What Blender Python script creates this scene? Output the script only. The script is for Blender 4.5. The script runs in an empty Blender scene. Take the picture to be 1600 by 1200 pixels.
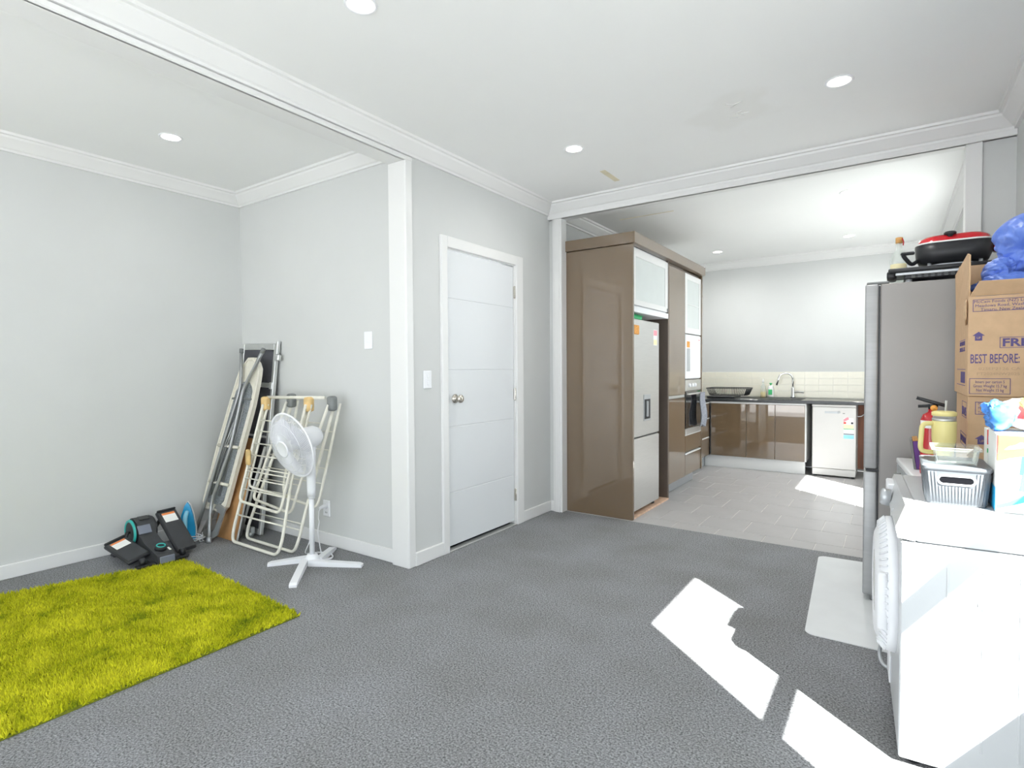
import bpy, bmesh, math, random
import numpy as np
from mathutils import Vector, Matrix, noise

C = bpy.context.scene.collection
scene = bpy.context.scene
random.seed(4)
PI = math.pi

# ------------------------------------------------------------------ camera
f_px, pitch, yaw, roll = 868.25, 0.02601485, 0.60411054, -0.00626070
cam_d = bpy.data.cameras.new('camera')
cam = bpy.data.objects.new('camera', cam_d)
C.objects.link(cam)
cam_d.sensor_fit = 'HORIZONTAL'
cam_d.sensor_width = 36.0
cam_d.lens = f_px / 1600 * 36.0
cam_d.clip_start = 0.02
F = Vector((-math.sin(yaw) * math.cos(pitch), math.cos(yaw) * math.cos(pitch), -math.sin(pitch)))
r0 = Vector((math.cos(yaw), math.sin(yaw), 0))
u0 = r0.cross(F)
r1 = r0 * math.cos(roll) + u0 * math.sin(roll)
u1 = -r0 * math.sin(roll) + u0 * math.cos(roll)
M = Matrix((r1, u1, -F)).transposed().to_4x4()
M.translation = (0, 0, 1.2)
cam.matrix_world = M
scene.camera = cam

# ------------------------------------------------------------------ world, sun, exposure
scene.view_settings.view_transform = 'Standard'
scene.view_settings.look = 'None'
scene.view_settings.gamma = 1.0
scene.view_settings.use_curve_mapping = False
scene.view_settings.exposure = 0.82
w = bpy.data.worlds.new('sky')
scene.world = w
w.use_nodes = True
bg = w.node_tree.nodes['Background']
bg.inputs[0].default_value = (0.87, 0.94, 1.0, 1)
bg.inputs[1].default_value = 2.75
sun_d = bpy.data.lights.new('sun', 'SUN')
sun_d.energy = 26.0
sun_d.angle = 0.009
sun_d.color = (1.0, 0.985, 0.96)
sun = bpy.data.objects.new('sun', sun_d)
C.objects.link(sun)
sun.rotation_euler = Vector((0.76, -0.651, 0.971)).to_track_quat('Z', 'Y').to_euler()
sun.location = (3, -3, 5)
scene.cycles.max_bounces = 10
scene.cycles.diffuse_bounces = 6
scene.cycles.transparent_max_bounces = 12
scene.cycles.sample_clamp_indirect = 6.0


# ------------------------------------------------------------------ materials
def mat(name, col, rough=0.5, metal=0.0, noise_amt=0.0, noise_scale=8.0, bump=0.0, bump_scale=200.0,
        coat=0.0, trans=0.0, alpha=1.0, emit=None, emit_s=0.0, col2=None, aniso=None, ior=1.45, spec=0.5):
    m = bpy.data.materials.new(name)
    m.use_nodes = True
    nt = m.node_tree
    b = nt.nodes['Principled BSDF']
    b.inputs['Base Color'].default_value = (*col, 1)
    b.inputs['Roughness'].default_value = rough
    b.inputs['Metallic'].default_value = metal
    b.inputs['Coat Weight'].default_value = coat
    b.inputs['Coat Roughness'].default_value = 0.05
    b.inputs['Transmission Weight'].default_value = trans
    b.inputs['IOR'].default_value = ior
    b.inputs['Alpha'].default_value = alpha
    b.inputs['Specular IOR Level'].default_value = spec
    if emit:
        b.inputs['Emission Color'].default_value = (*emit, 1)
        b.inputs['Emission Strength'].default_value = emit_s
    tc = nt.nodes.new('ShaderNodeTexCoord')
    if noise_amt > 0 or col2:
        n = nt.nodes.new('ShaderNodeTexNoise')
        n.inputs['Scale'].default_value = noise_scale
        n.inputs['Detail'].default_value = 4
        mp = nt.nodes.new('ShaderNodeMapping')
        if aniso:
            mp.inputs['Scale'].default_value = aniso
        nt.links.new(tc.outputs['Object'], mp.inputs[0])
        nt.links.new(mp.outputs[0], n.inputs['Vector'])
        r = nt.nodes.new('ShaderNodeValToRGB')
        c2 = col2 or tuple(c * (1 - noise_amt) for c in col)
        r.color_ramp.elements[0].color = (*c2, 1)
        r.color_ramp.elements[1].color = (*(tuple(min(1, c * (1 + noise_amt)) for c in col) if not col2 else col), 1)
        r.color_ramp.elements[0].position = 0.35
        r.color_ramp.elements[1].position = 0.65
        nt.links.new(n.outputs[0], r.inputs[0])
        nt.links.new(r.outputs[0], b.inputs['Base Color'])
    if bump > 0:
        n = nt.nodes.new('ShaderNodeTexNoise')
        n.inputs['Scale'].default_value = bump_scale
        n.inputs['Detail'].default_value = 3
        bp = nt.nodes.new('ShaderNodeBump')
        bp.inputs['Strength'].default_value = bump
        bp.inputs['Distance'].default_value = 0.01
        nt.links.new(tc.outputs['Object'], n.inputs['Vector'])
        nt.links.new(n.outputs[0], bp.inputs['Height'])
        nt.links.new(bp.outputs[0], b.inputs['Normal'])
    return m


WALL = mat('wall_paint', (0.60, 0.61, 0.605), 0.6, noise_amt=0.01, noise_scale=3, bump=0.03, bump_scale=300)
TRIM = mat('white_gloss_paint', (0.745, 0.745, 0.74), 0.32, noise_amt=0.01, noise_scale=2)
DOORW = mat('door_paint', (0.70, 0.72, 0.74), 0.35, noise_amt=0.01, noise_scale=2)
TAUPE = mat('taupe_gloss', (0.160, 0.108, 0.062), 0.3, noise_amt=0.02, noise_scale=3, coat=1.0, spec=0.25)
TAUPE.node_tree.nodes['Principled BSDF'].inputs['Coat IOR'].default_value = 1.95
TAUPE.node_tree.nodes['Principled BSDF'].inputs['Coat Roughness'].default_value = 0.02
TAUPE_IN = mat('taupe_inside', (0.14, 0.11, 0.09), 0.5, noise_amt=0.03)
STEEL = mat('brushed_steel', (0.62, 0.61, 0.59), 0.38, 0.75, noise_amt=0.03, noise_scale=6, aniso=(1, 1, 40))
FRIDGE_SIDE = mat('fridge_side_paint', (0.28, 0.265, 0.255), 0.42, 0.35, noise_amt=0.03, noise_scale=3)
STEEL_DK = mat('satin_steel', (0.40, 0.405, 0.41), 0.45, 0.45, noise_amt=0.04, noise_scale=5, aniso=(1, 1, 12))
WASHW = mat('washer_enamel', (0.60, 0.615, 0.63), 0.3, noise_amt=0.01, coat=0.2)
RUGBASE = mat('rug_backing', (0.16, 0.18, 0.01), 0.9, noise_amt=0.2, noise_scale=60)
DISHW = mat('dishwasher_enamel', (0.66, 0.645, 0.63), 0.35, noise_amt=0.01)
SILVER = mat('silver_plastic', (0.52, 0.54, 0.56), 0.35, 0.5, noise_amt=0.02)
CHROME = mat('chrome', (0.8, 0.8, 0.8), 0.12, 1.0)
NICKEL = mat('nickel', (0.66, 0.62, 0.55), 0.22, 1.0)
ALU = mat('aluminium', (0.62, 0.63, 0.62), 0.4, 0.7, noise_amt=0.04)
WHITE_APP = mat('white_enamel', (0.86, 0.87, 0.88), 0.28, noise_amt=0.01, coat=0.3)
WHITE_PL = mat('white_plastic', (0.82, 0.83, 0.86), 0.4, noise_amt=0.01)
CREAM = mat('cream_coated_wire', (0.80, 0.78, 0.69), 0.4, noise_amt=0.05, noise_scale=20)
YELLOWED = mat('yellowed_plastic', (0.72, 0.50, 0.22), 0.5, noise_amt=0.12, noise_scale=25)
GREY_PL = mat('grey_plastic', (0.20, 0.21, 0.21), 0.5, noise_amt=0.1, noise_scale=30)
BLACK_PL = mat('black_plastic', (0.022, 0.023, 0.026), 0.42, noise_amt=0.1)
BLACK_GL = mat('black_glass', (0.012, 0.013, 0.015), 0.06, coat=1.0)
DARKGREY = mat('dark_grey_plastic', (0.045, 0.047, 0.052), 0.5, noise_amt=0.1, bump=0.1, bump_scale=400)
SHADE_BLACK = mat('shade_black', (0.006, 0.006, 0.008), 0.8, noise_amt=0.1, spec=0.1)  # near-black that stands in for shade in gaps and openings
GREYBLUE = mat('grey_blue_panel', (0.20, 0.22, 0.28), 0.4, noise_amt=0.05)
TEAL = mat('teal_plastic', (0.03, 0.42, 0.38), 0.35)
COUNTER = mat('dark_granite', (0.035, 0.037, 0.04), 0.2, noise_amt=0.5, noise_scale=160)
BROWNWOOD = mat('brown_timber', (0.17, 0.062, 0.03), 0.5, noise_amt=0.25, noise_scale=6, aniso=(8, 8, 0.6))
HARDBOARD = mat('hardboard', (0.46, 0.25, 0.105), 0.6, noise_amt=0.06, noise_scale=30)
PINKWOOD = mat('raw_timber', (0.62, 0.42, 0.30), 0.6, noise_amt=0.15, noise_scale=20)
CARD = mat('corrugated_card', (0.58, 0.39, 0.235), 0.75, noise_amt=0.04, noise_scale=30)
CARD_IN = mat('card_torn', (0.60, 0.42, 0.26), 0.8, noise_amt=0.15, noise_scale=60)
INK = mat('purple_ink', (0.10, 0.075, 0.22), 0.6, noise_amt=0.05, noise_scale=80)
INKFAINT = mat('faint_ink', (0.45, 0.315, 0.20), 0.7, noise_amt=0.05, noise_scale=80)
RED = mat('red_gloss', (0.50, 0.012, 0.02), 0.2, noise_amt=0.04, coat=0.5)
YELLOW = mat('pale_yellow', (0.80, 0.70, 0.30), 0.4, noise_amt=0.02)
PURPLE = mat('purple_card', (0.12, 0.04, 0.24), 0.5, noise_amt=0.1)
GREEN = mat('green_plastic', (0.01, 0.40, 0.13), 0.4, noise_amt=0.05)
ORANGE = mat('orange_plastic', (0.75, 0.33, 0.06), 0.5, noise_amt=0.2, noise_scale=90)
REDPRINT = mat('red_print', (0.72, 0.05, 0.04), 0.5, noise_amt=0.1)
PINKPRINT = mat('pink_print', (0.85, 0.30, 0.36), 0.5, noise_amt=0.05)
YELPRINT = mat('yellow_print', (0.88, 0.66, 0.08), 0.5, noise_amt=0.1)
AQUA = mat('aqua_print', (0.10, 0.66, 0.70), 0.5, noise_amt=0.05)
GREENPRINT = mat('green_print', (0.06, 0.50, 0.18), 0.5, noise_amt=0.05)
BLUEPRINT = mat('blue_print', (0.02, 0.33, 0.62), 0.3, noise_amt=0.1)
CYANPRINT = mat('light_blue_print', (0.30, 0.68, 0.88), 0.5, noise_amt=0.05)
PAPER = mat('paper', (0.86, 0.86, 0.84), 0.6, noise_amt=0.02)
PALEYEL = mat('pale_yellow_print', (0.88, 0.80, 0.50), 0.6, noise_amt=0.03)
ORANGEPRINT = mat('orange_print', (0.80, 0.26, 0.08), 0.6, noise_amt=0.05)
TARP = mat('blue_tarpaulin', (0.10, 0.20, 0.68), 0.38, col2=(0.20, 0.32, 0.82), noise_scale=9)
BAGBLUE = mat('blue_film', (0.08, 0.28, 0.75), 0.25, noise_amt=0.3, noise_scale=30)
TOWEL = mat('towel', (0.26, 0.27, 0.31), 0.9, noise_amt=0.25, noise_scale=120)
LINEN = mat('ironing_cover', (0.72, 0.69, 0.60), 0.8, noise_amt=0.04, noise_scale=40)
MESHGREY = mat('expanded_steel', (0.235, 0.255, 0.27), 0.55, 0.2, noise_amt=0.45, noise_scale=150)
TUBEGREY = mat('grey_steel_tube', (0.36, 0.37, 0.37), 0.35, 0.6, noise_amt=0.05)
PANELDARK = mat('dark_panel', (0.062, 0.062, 0.075), 0.55, noise_amt=0.1, noise_scale=60)
BASKETGREY = mat('basket_plastic', (0.125, 0.135, 0.15), 0.35, noise_amt=0.03)
CORK = mat('cork', (0.55, 0.30, 0.10), 0.7, noise_amt=0.2, noise_scale=120)
MATW = mat('mat_vinyl', (0.66, 0.68, 0.69), 0.35, noise_amt=0.03, noise_scale=5)
TILE = mat('floor_tile', (0.41, 0.40, 0.40), 0.28, noise_amt=0.035, noise_scale=5)
GROUT = mat('floor_grout', (0.68, 0.66, 0.63), 0.8, noise_amt=0.1, noise_scale=40)
SPLASH = mat('cream_wall_tile', (0.82, 0.79, 0.68), 0.15, noise_amt=0.015)
SPLASHG = mat('wall_grout', (0.86, 0.85, 0.80), 0.7, noise_amt=0.03)
CONCRETE = mat('paving', (0.37, 0.37, 0.37), 0.8, noise_amt=0.1)
EMIT = mat('downlight_lens', (1, 1, 1), 0.5, emit=(1.0, 0.93, 0.80), emit_s=9.0)
STAINTAPE = mat('yellowed_tape', (0.70, 0.64, 0.48), 0.7, noise_amt=0.1)
FROST = mat('frosted_glass', (0.62, 0.66, 0.65), 0.35, noise_amt=0.02, coat=0.4)
WOODPEG = mat('wooden_peg', (0.6, 0.36, 0.14), 0.7, noise_amt=0.1)


def glass_mat(name, col, rough=0.02, trans_amt=0.75):
    m = bpy.data.materials.new(name)
    m.use_nodes = True
    nt = m.node_tree
    nt.nodes.clear()
    o = nt.nodes.new('ShaderNodeOutputMaterial')
    tr = nt.nodes.new('ShaderNodeBsdfTransparent')
    tr.inputs[0].default_value = (*col, 1)
    gl = nt.nodes.new('ShaderNodeBsdfPrincipled')
    gl.inputs['Base Color'].default_value = (*col, 1)
    gl.inputs['Roughness'].default_value = rough
    mx = nt.nodes.new('ShaderNodeMixShader')
    fr = nt.nodes.new('ShaderNodeLayerWeight')
    fr.inputs['Blend'].default_value = 0.5
    pw_ = nt.nodes.new('ShaderNodeMath')
    pw_.operation = 'POWER'
    pw_.inputs[1].default_value = 4.0
    mth = nt.nodes.new('ShaderNodeMath')
    mth.operation = 'MULTIPLY_ADD'
    mth.inputs[1].default_value = 0.8
    mth.inputs[2].default_value = max(0.03, 1 - trans_amt)
    mth.use_clamp = True
    nt.links.new(fr.outputs['Facing'], pw_.inputs[0])
    nt.links.new(pw_.outputs[0], mth.inputs[0])
    nt.links.new(mth.outputs[0], mx.inputs[0])
    nt.links.new(tr.outputs[0], mx.inputs[1])
    nt.links.new(gl.outputs[0], mx.inputs[2])
    nt.links.new(mx.outputs[0], o.inputs[0])
    return m


GLASS = glass_mat('clear_glass', (0.95, 0.975, 0.975), 0.02, 0.95)
PANE = glass_mat('window_glass', (0.97, 0.99, 0.98), 0.01, 1.0)
BLADE = glass_mat('milky_blade', (0.80, 0.80, 0.86), 0.3, 0.15)
YELLIQ = glass_mat('yellow_soap', (0.95, 0.70, 0.08), 0.1, 0.3)
BOTTLEG = glass_mat('bottle_glass', (0.90, 0.93, 0.91), 0.03, 0.7)
TUMBLERG = glass_mat('clear_lid', (0.9, 0.9, 0.88), 0.1, 0.6)


def ceiling_mat():
    m = mat('ceiling_paint', (0.82, 0.825, 0.82), 0.75, noise_amt=0.006, noise_scale=2)
    nt = m.node_tree
    b = nt.nodes['Principled BSDF']
    src = b.inputs['Base Color'].links[0].from_socket
    tc = nt.nodes.new('ShaderNodeTexCoord')
    # a water stain with a shape of its own above the middle of the room
    d = nt.nodes.new('ShaderNodeVectorMath')
    d.operation = 'DISTANCE'
    d.inputs[1].default_value = (-0.74, 3.15, 2.57)
    nz = nt.nodes.new('ShaderNodeTexNoise')
    nz.inputs['Scale'].default_value = 6
    ad = nt.nodes.new('ShaderNodeMath')
    ad.operation = 'MULTIPLY_ADD'
    ad.inputs[1].default_value = 0.35
    nt.links.new(tc.outputs['Object'], d.inputs[0])
    nt.links.new(tc.outputs['Object'], nz.inputs['Vector'])
    nt.links.new(nz.outputs[0], ad.inputs[0])
    nt.links.new(d.outputs['Value'], ad.inputs[2])
    rp = nt.nodes.new('ShaderNodeValToRGB')
    rp.color_ramp.elements[0].position = 0.33
    rp.color_ramp.elements[1].position = 0.42
    rp.color_ramp.elements[0].color = (0.965, 0.96, 0.95, 1)
    rp.color_ramp.elements[1].color = (1, 1, 1, 1)
    nt.links.new(ad.outputs[0], rp.inputs[0])
    mx = nt.nodes.new('ShaderNodeMix')
    mx.data_type = 'RGBA'
    mx.blend_type = 'MULTIPLY'
    mx.inputs['Factor'].default_value = 1
    nt.links.new(src, mx.inputs[6])
    nt.links.new(rp.outputs[0], mx.inputs[7])
    nt.links.new(mx.outputs[2], b.inputs['Base Color'])
    return m


def carpet_mat():
    m = bpy.data.materials.new('grey_carpet')
    m.use_nodes = True
    nt = m.node_tree
    b = nt.nodes['Principled BSDF']
    b.inputs['Roughness'].default_value = 0.95
    b.inputs['Specular IOR Level'].default_value = 0.1
    tc = nt.nodes.new('ShaderNodeTexCoord')
    n1 = nt.nodes.new('ShaderNodeTexNoise')
    n1.inputs['Scale'].default_value = 140
    n1.inputs['Detail'].default_value = 5
    n1.inputs['Roughness'].default_value = 0.75
    n2 = nt.nodes.new('ShaderNodeTexNoise')
    n2.inputs['Scale'].default_value = 2.6
    n2.inputs['Detail'].default_value = 4
    for n in (n1, n2):
        nt.links.new(tc.outputs['Object'], n.inputs['Vector'])
    r = nt.nodes.new('ShaderNodeValToRGB')
    r.color_ramp.elements[0].position = 0.34
    r.color_ramp.elements[1].position = 0.68
    r.color_ramp.elements[0].color = (0.055, 0.057, 0.060, 1)
    r.color_ramp.elements[1].color = (0.47, 0.476, 0.492, 1)
    nt.links.new(n1.outputs[0], r.inputs[0])
    r2 = nt.nodes.new('ShaderNodeValToRGB')
    r2.color_ramp.elements[0].position = 0.3
    r2.color_ramp.elements[1].position = 0.7
    r2.color_ramp.elements[0].color = (0.88, 0.87, 0.85, 1)
    r2.color_ramp.elements[1].color = (1.06, 1.06, 1.08, 1)
    nt.links.new(n2.outputs[0], r2.inputs[0])
    mx = nt.nodes.new('ShaderNodeMix')
    mx.data_type = 'RGBA'
    mx.blend_type = 'MULTIPLY'
    mx.inputs['Factor'].default_value = 1
    nt.links.new(r.outputs[0], mx.inputs[6])
    nt.links.new(r2.outputs[0], mx.inputs[7])
    nt.links.new(mx.outputs[2], b.inputs['Base Color'])
    bp = nt.nodes.new('ShaderNodeBump')
    bp.inputs['Strength'].default_value = 0.7
    bp.inputs['Distance'].default_value = 0.006
    nt.links.new(n1.outputs[0], bp.inputs['Height'])
    nt.links.new(bp.outputs[0], b.inputs['Normal'])
    return m


def rug_mat():
    m = bpy.data.materials.new('lime_shag')
    m.use_nodes = True
    nt = m.node_tree
    b = nt.nodes['Principled BSDF']
    b.inputs['Roughness'].default_value = 0.75
    b.inputs['Specular IOR Level'].default_value = 0.15
    tc = nt.nodes.new('ShaderNodeTexCoord')
    n1 = nt.nodes.new('ShaderNodeTexNoise')
    n1.inputs['Scale'].default_value = 5.0
    n1.inputs['Detail'].default_value = 5
    n1.inputs['Roughness'].default_value = 0.65
    n1.inputs['Distortion'].default_value = 0.6
    n2 = nt.nodes.new('ShaderNodeTexNoise')
    n2.inputs['Scale'].default_value = 120.0
    n2.inputs['Detail'].default_value = 2
    for n in (n1, n2):
        nt.links.new(tc.outputs['Object'], n.inputs['Vector'])
    ma = nt.nodes.new('ShaderNodeMath')
    ma.operation = 'MULTIPLY_ADD'
    ma.inputs[1].default_value = 0.35
    nt.links.new(n2.outputs[0], ma.inputs[0])
    nt.links.new(n1.outputs[0], ma.inputs[2])
    r = nt.nodes.new('ShaderNodeValToRGB')
    r.color_ramp.elements[0].position = 0.48
    r.color_ramp.elements[1].position = 0.80
    r.color_ramp.elements[0].color = (0.17, 0.24, 0.006, 1)
    r.color_ramp.elements[1].color = (0.76, 0.74, 0.03, 1)
    e = r.color_ramp.elements.new(0.62)
    e.color = (0.50, 0.52, 0.010, 1)
    nt.links.new(ma.outputs[0], r.inputs[0])
    at = nt.nodes.new('ShaderNodeAttribute')
    at.attribute_name = 'tuft'
    mx = nt.nodes.new('ShaderNodeMix')
    mx.data_type = 'RGBA'
    mx.blend_type = 'MULTIPLY'
    mx.inputs['Factor'].default_value = 1
    nt.links.new(r.outputs[0], mx.inputs[6])
    nt.links.new(at.outputs['Fac'], mx.inputs[7])
    nt.links.new(mx.outputs[2], b.inputs['Base Color'])
    return m


CEIL = ceiling_mat()
CARPET = carpet_mat()
RUG = rug_mat()


# ------------------------------------------------------------------ mesh builder
class MB:
    def __init__(self):
        self.v, self.f, self.s = [], [], []

    def add(self, vs, fs, smooth=False, xf=None):
        o = len(self.v)
        for p in vs:
            p = Vector(p)
            if xf is not None:
                p = xf @ p
            self.v.append(tuple(p))
        for q in fs:
            self.f.append(tuple(i + o for i in q))
            self.s.append(smooth)
        return self

    def box(self, a, b, bev=0.0, xf=None, seg=1):
        x0, y0, z0 = (min(p, q) for p, q in zip(a, b))
        x1, y1, z1 = (max(p, q) for p, q in zip(a, b))
        vs = [(x0, y0, z0), (x1, y0, z0), (x1, y1, z0), (x0, y1, z0), (x0, y0, z1), (x1, y0, z1), (x1, y1, z1), (x0, y1, z1)]
        fs = [(3, 2, 1, 0), (4, 5, 6, 7), (0, 1, 5, 4), (1, 2, 6, 5), (2, 3, 7, 6), (3, 0, 4, 7)]
        bev = min(bev, 0.49 * min(x1 - x0, y1 - y0, z1 - z0))
        if bev <= 0:
            return self.add(vs, fs, False, xf)
        bm = bmesh.new()
        bv = [bm.verts.new(p) for p in vs]
        for q in fs:
            bm.faces.new([bv[i] for i in q])
        bmesh.ops.bevel(bm, geom=bm.edges[:], offset=bev, segments=seg, affect='EDGES', profile=0.5)
        bm.verts.index_update()
        self.add([v.co for v in bm.verts], [[v.index for v in fc.verts] for fc in bm.faces], seg > 1, xf)
        bm.free()
        return self

    def prism(self, poly, h, xf=None, smooth=False):
        """poly: 2-D outline in xy, extruded 0..h in z (counter-clockwise)."""
        n = len(poly)
        vs = [(x, y, 0) for x, y in poly] + [(x, y, h) for x, y in poly]
        fs = [tuple(range(n - 1, -1, -1)), tuple(range(n, 2 * n))]
        self.add(vs, fs, False, xf)
        vs2, fs2 = vs, [(i, (i + 1) % n, n + (i + 1) % n, n + i) for i in range(n)]
        return self.add(vs2, fs2, smooth, xf)

    def lathe(self, prof, n=24, xf=None, smooth=True, cap=True):
        """prof: (radius, z) pairs revolved about z."""
        vs, fs = [], []
        m = len(prof)
        for i in range(n):
            a = 2 * PI * i / n
            for r, z in prof:
                vs.append((r * math.cos(a), r * math.sin(a), z))
        for i in range(n):
            j = (i + 1) % n
            for k in range(m - 1):
                fs.append((i * m + k, j * m + k, j * m + k + 1, i * m + k + 1))
        if cap:
            if prof[0][0] > 1e-5:
                fs.append(tuple(i * m for i in range(n - 1, -1, -1)))
            if prof[-1][0] > 1e-5:
                fs.append(tuple(i * m + m - 1 for i in range(n)))
        return self.add(vs, fs, smooth, xf)

    def tube(self, pts, r, n=8, closed=False, smooth=True, r2=None, caps=True):
        P = [Vector(p) for p in pts]
        m = len(P)
        T = []
        for i in range(m):
            if closed:
                t = P[(i + 1) % m] - P[i - 1]
            else:
                t = P[min(i + 1, m - 1)] - P[max(i - 1, 0)]
            T.append(t.normalized() if t.length > 1e-9 else Vector((0, 0, 1)))
        a = Vector((0, 0, 1)) if abs(T[0].z) < 0.9 else Vector((1, 0, 0))
        N = (a - T[0] * a.dot(T[0])).normalized()
        vs, fs = [], []
        for i in range(m):
            N = (N - T[i] * N.dot(T[i]))
            N = N.normalized() if N.length > 1e-6 else T[i].orthogonal().normalized()
            B = T[i].cross(N)
            rr = r if r2 is None else r + (r2 - r) * i / (m - 1)
            for k in range(n):
                an = 2 * PI * k / n
                vs.append(P[i] + (N * math.cos(an) + B * math.sin(an)) * rr)
        for i in range(m if closed else m - 1):
            j = (i + 1) % m
            for k in range(n):
                l = (k + 1) % n
                fs.append((i * n + k, i * n + l, j * n + l, j * n + k))
        if not closed and caps:
            fs.append(tuple(range(n - 1, -1, -1)))
            fs.append(tuple((m - 1) * n + k for k in range(n)))
        return self.add(vs, fs, smooth)

    def mesh(self, name):
        me = bpy.data.meshes.new(name)
        me.from_pydata(self.v, [], self.f)
        me.polygons.foreach_set('use_smooth', self.s)
        me.update()
        return me


def fillet(pts, rad, seg=5):
    P = [Vector(p) for p in pts]
    out = [P[0]]
    for i in range(1, len(P) - 1):
        a, b, c = P[i - 1], P[i], P[i + 1]
        u, v = (a - b), (c - b)
        d = min(rad, u.length * 0.49, v.length * 0.49)
        p, q = b + u.normalized() * d, b + v.normalized() * d
        for k in range(seg + 1):
            t = k / seg
            out.append(p * (1 - t) ** 2 + b * 2 * t * (1 - t) + q * t * t)
    out.append(P[-1])
    return out


def basis(o, x, y, z=None):
    x = Vector(x).normalized()
    y = Vector(y)
    y = (y - x * y.dot(x)).normalized()
    z = x.cross(y)
    m = Matrix((x, y, z)).transposed().to_4x4()
    m.translation = o
    return m


def axis_xf(o, z):
    z = Vector(z).normalized()
    x = z.orthogonal().normalized()
    m = Matrix((x, z.cross(x), z)).transposed().to_4x4()
    m.translation = o
    return m


def T(x, y, z):
    return Matrix.Translation((x, y, z))


# ------------------------------------------------------------------ scene objects
def setprops(o, label=None, cat=None, group=None, kind=None):
    if label:
        o['label'] = label
    if cat:
        o['category'] = cat
    if group:
        o['group'] = group
    if kind:
        o['kind'] = kind


def thing(name, label, cat, loc=(0, 0, 0), rotz=0.0, group=None):
    o = bpy.data.objects.new(name, None)
    C.objects.link(o)
    o.empty_display_size = 0.05
    o.location = loc
    o.rotation_euler = (0, 0, rotz)
    setprops(o, label, cat, group)
    return o


def obj(name, mb, m, parent=None, local=False, label=None):
    me = mb if isinstance(mb, bpy.types.Mesh) else mb.mesh(name)
    if m is not None and not me.materials:
        me.materials.append(m)
    o = bpy.data.objects.new(name, me)
    C.objects.link(o)
    if parent is not None:
        o.parent = parent
        if parent.type == 'EMPTY' and not local:
            o.matrix_parent_inverse = (Matrix.Translation(parent.location) @ Matrix.Rotation(parent.rotation_euler[2], 4, 'Z')).inverted()
    if label:
        o['label'] = label
    return o


def solo(name, mb, m, label, cat, group=None, kind=None):
    o = obj(name, mb, m)
    setprops(o, label, cat, group, kind)
    return o


def struct(name, mb, m, parent=None, label=None):
    o = obj(name, mb, m, parent)
    if parent is None:
        o['kind'] = 'structure'
    if label:
        o['label'] = label
    return o


def text_mesh(s, size, width=None, align='LEFT', bold=0.0, depth=0.0006, spacing=1.0):
    cu = bpy.data.curves.new('lettering', 'FONT')
    cu.body = s
    cu.size = size
    cu.align_x = align
    cu.offset = bold
    cu.extrude = depth
    cu.resolution_u = 2
    cu.space_line = spacing
    o = bpy.data.objects.new('lettering', cu)
    C.objects.link(o)
    dg = bpy.context.evaluated_depsgraph_get()
    me = bpy.data.meshes.new_from_object(o.evaluated_get(dg))
    C.objects.unlink(o)
    bpy.data.objects.remove(o)
    xs = [v.co.x for v in me.vertices]
    if width and xs:
        k = width / (max(xs) - min(xs))
        for v in me.vertices:
            v.co.x *= k
    return me


def text(s, size, origin, xdir, ydir, m, parent, width=None, bold=0.0, name='lettering', local=False, align='LEFT'):
    me = text_mesh(s, size, width, align, bold)
    xf = basis(origin, xdir, ydir)
    me.transform(xf)
    return obj(name, me, m, parent, local)


def frame_rect(mb, x0, x1, z0, z1, y, t, d=0.0012):
    """rectangular printed outline on a plane of constant y facing -y."""
    mb.box((x0, y - d, z0), (x1, y, z0 + t)).box((x0, y - d, z1 - t), (x1, y, z1))
    mb.box((x0, y - d, z0), (x0 + t, y, z1)).box((x1 - t, y - d, z0), (x1, y, z1))
    return mb


# ================================================================== SETTING
CZ = 2.57
XL, XD, XR = -4.25, -2.41, 0.53          # alcove left wall, door wall, right wall
YA, YF = 2.41, 4.06                       # alcove end wall, opening to the kitchen
Y0 = -2.6                                 # the room goes on behind the camera to an unseen opening widened for skylight
KB, KR = 7.55, 0.45

struct('floor', MB().box((XL - .1, Y0, -.06), (XR + .1, 4.105, 0)), CARPET, label='grey cut-pile carpet')
ceil = struct('ceiling', MB().box((XL - .1, Y0, CZ), (XR + .1, 7.65, CZ + .08)), CEIL)
obj('tape_strip', MB().box((-1.70, 3.55, CZ - .003), (-1.66, 3.80, CZ), xf=T(0, 0, 0)), STAINTAPE, ceil)
fl = MB()
for k in range(7):
    a = random.uniform(0, PI)
    fl.box((-.02 - .012 * random.random(), -.004, -.004), (.02, .004, 0), xf=T(-.72 + random.uniform(-.04, .05), 3.12 + random.uniform(-.1, .12), CZ) @ Matrix.Rotation(a, 4, 'Z'))
obj('paint_flake', fl, TRIM, ceil)
obj('plaster_seam', MB().box((-2.1, 4.80, CZ - .004), (-1.6, 4.806, CZ)), STAINTAPE, ceil)
struct('wall_left', MB().box((XL - .1, Y0, 0), (XL, YA + .1, CZ)), WALL)
struct('wall_back', MB().box((XL - .1, Y0 - .1, 0), (-2.9, Y0, CZ)).box((-2.9, Y0 - .1, 2.25), (XR + .04, Y0, CZ)).box((.45, Y0 - .1, 0), (XR + .04, Y0, 2.25)), WALL)
struct('wall_alcove', MB().box((XL, YA, 0), (-2.54, YA + .1, CZ)), WALL)
struct('wall_door', MB().box((-2.52, 2.42, 0), (XD, 2.735, CZ)).box((-2.52, 3.54, 0), (XD, YF, CZ)).box((-2.52, 2.735, 2.0), (XD, 3.54, CZ)), WALL)
struct('wall_far', MB().box((XD - .1, YF, 0), (-2.30, YF + .06, CZ)).box((.33, YF, 0), (XR, YF + .08, CZ)), WALL)
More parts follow.
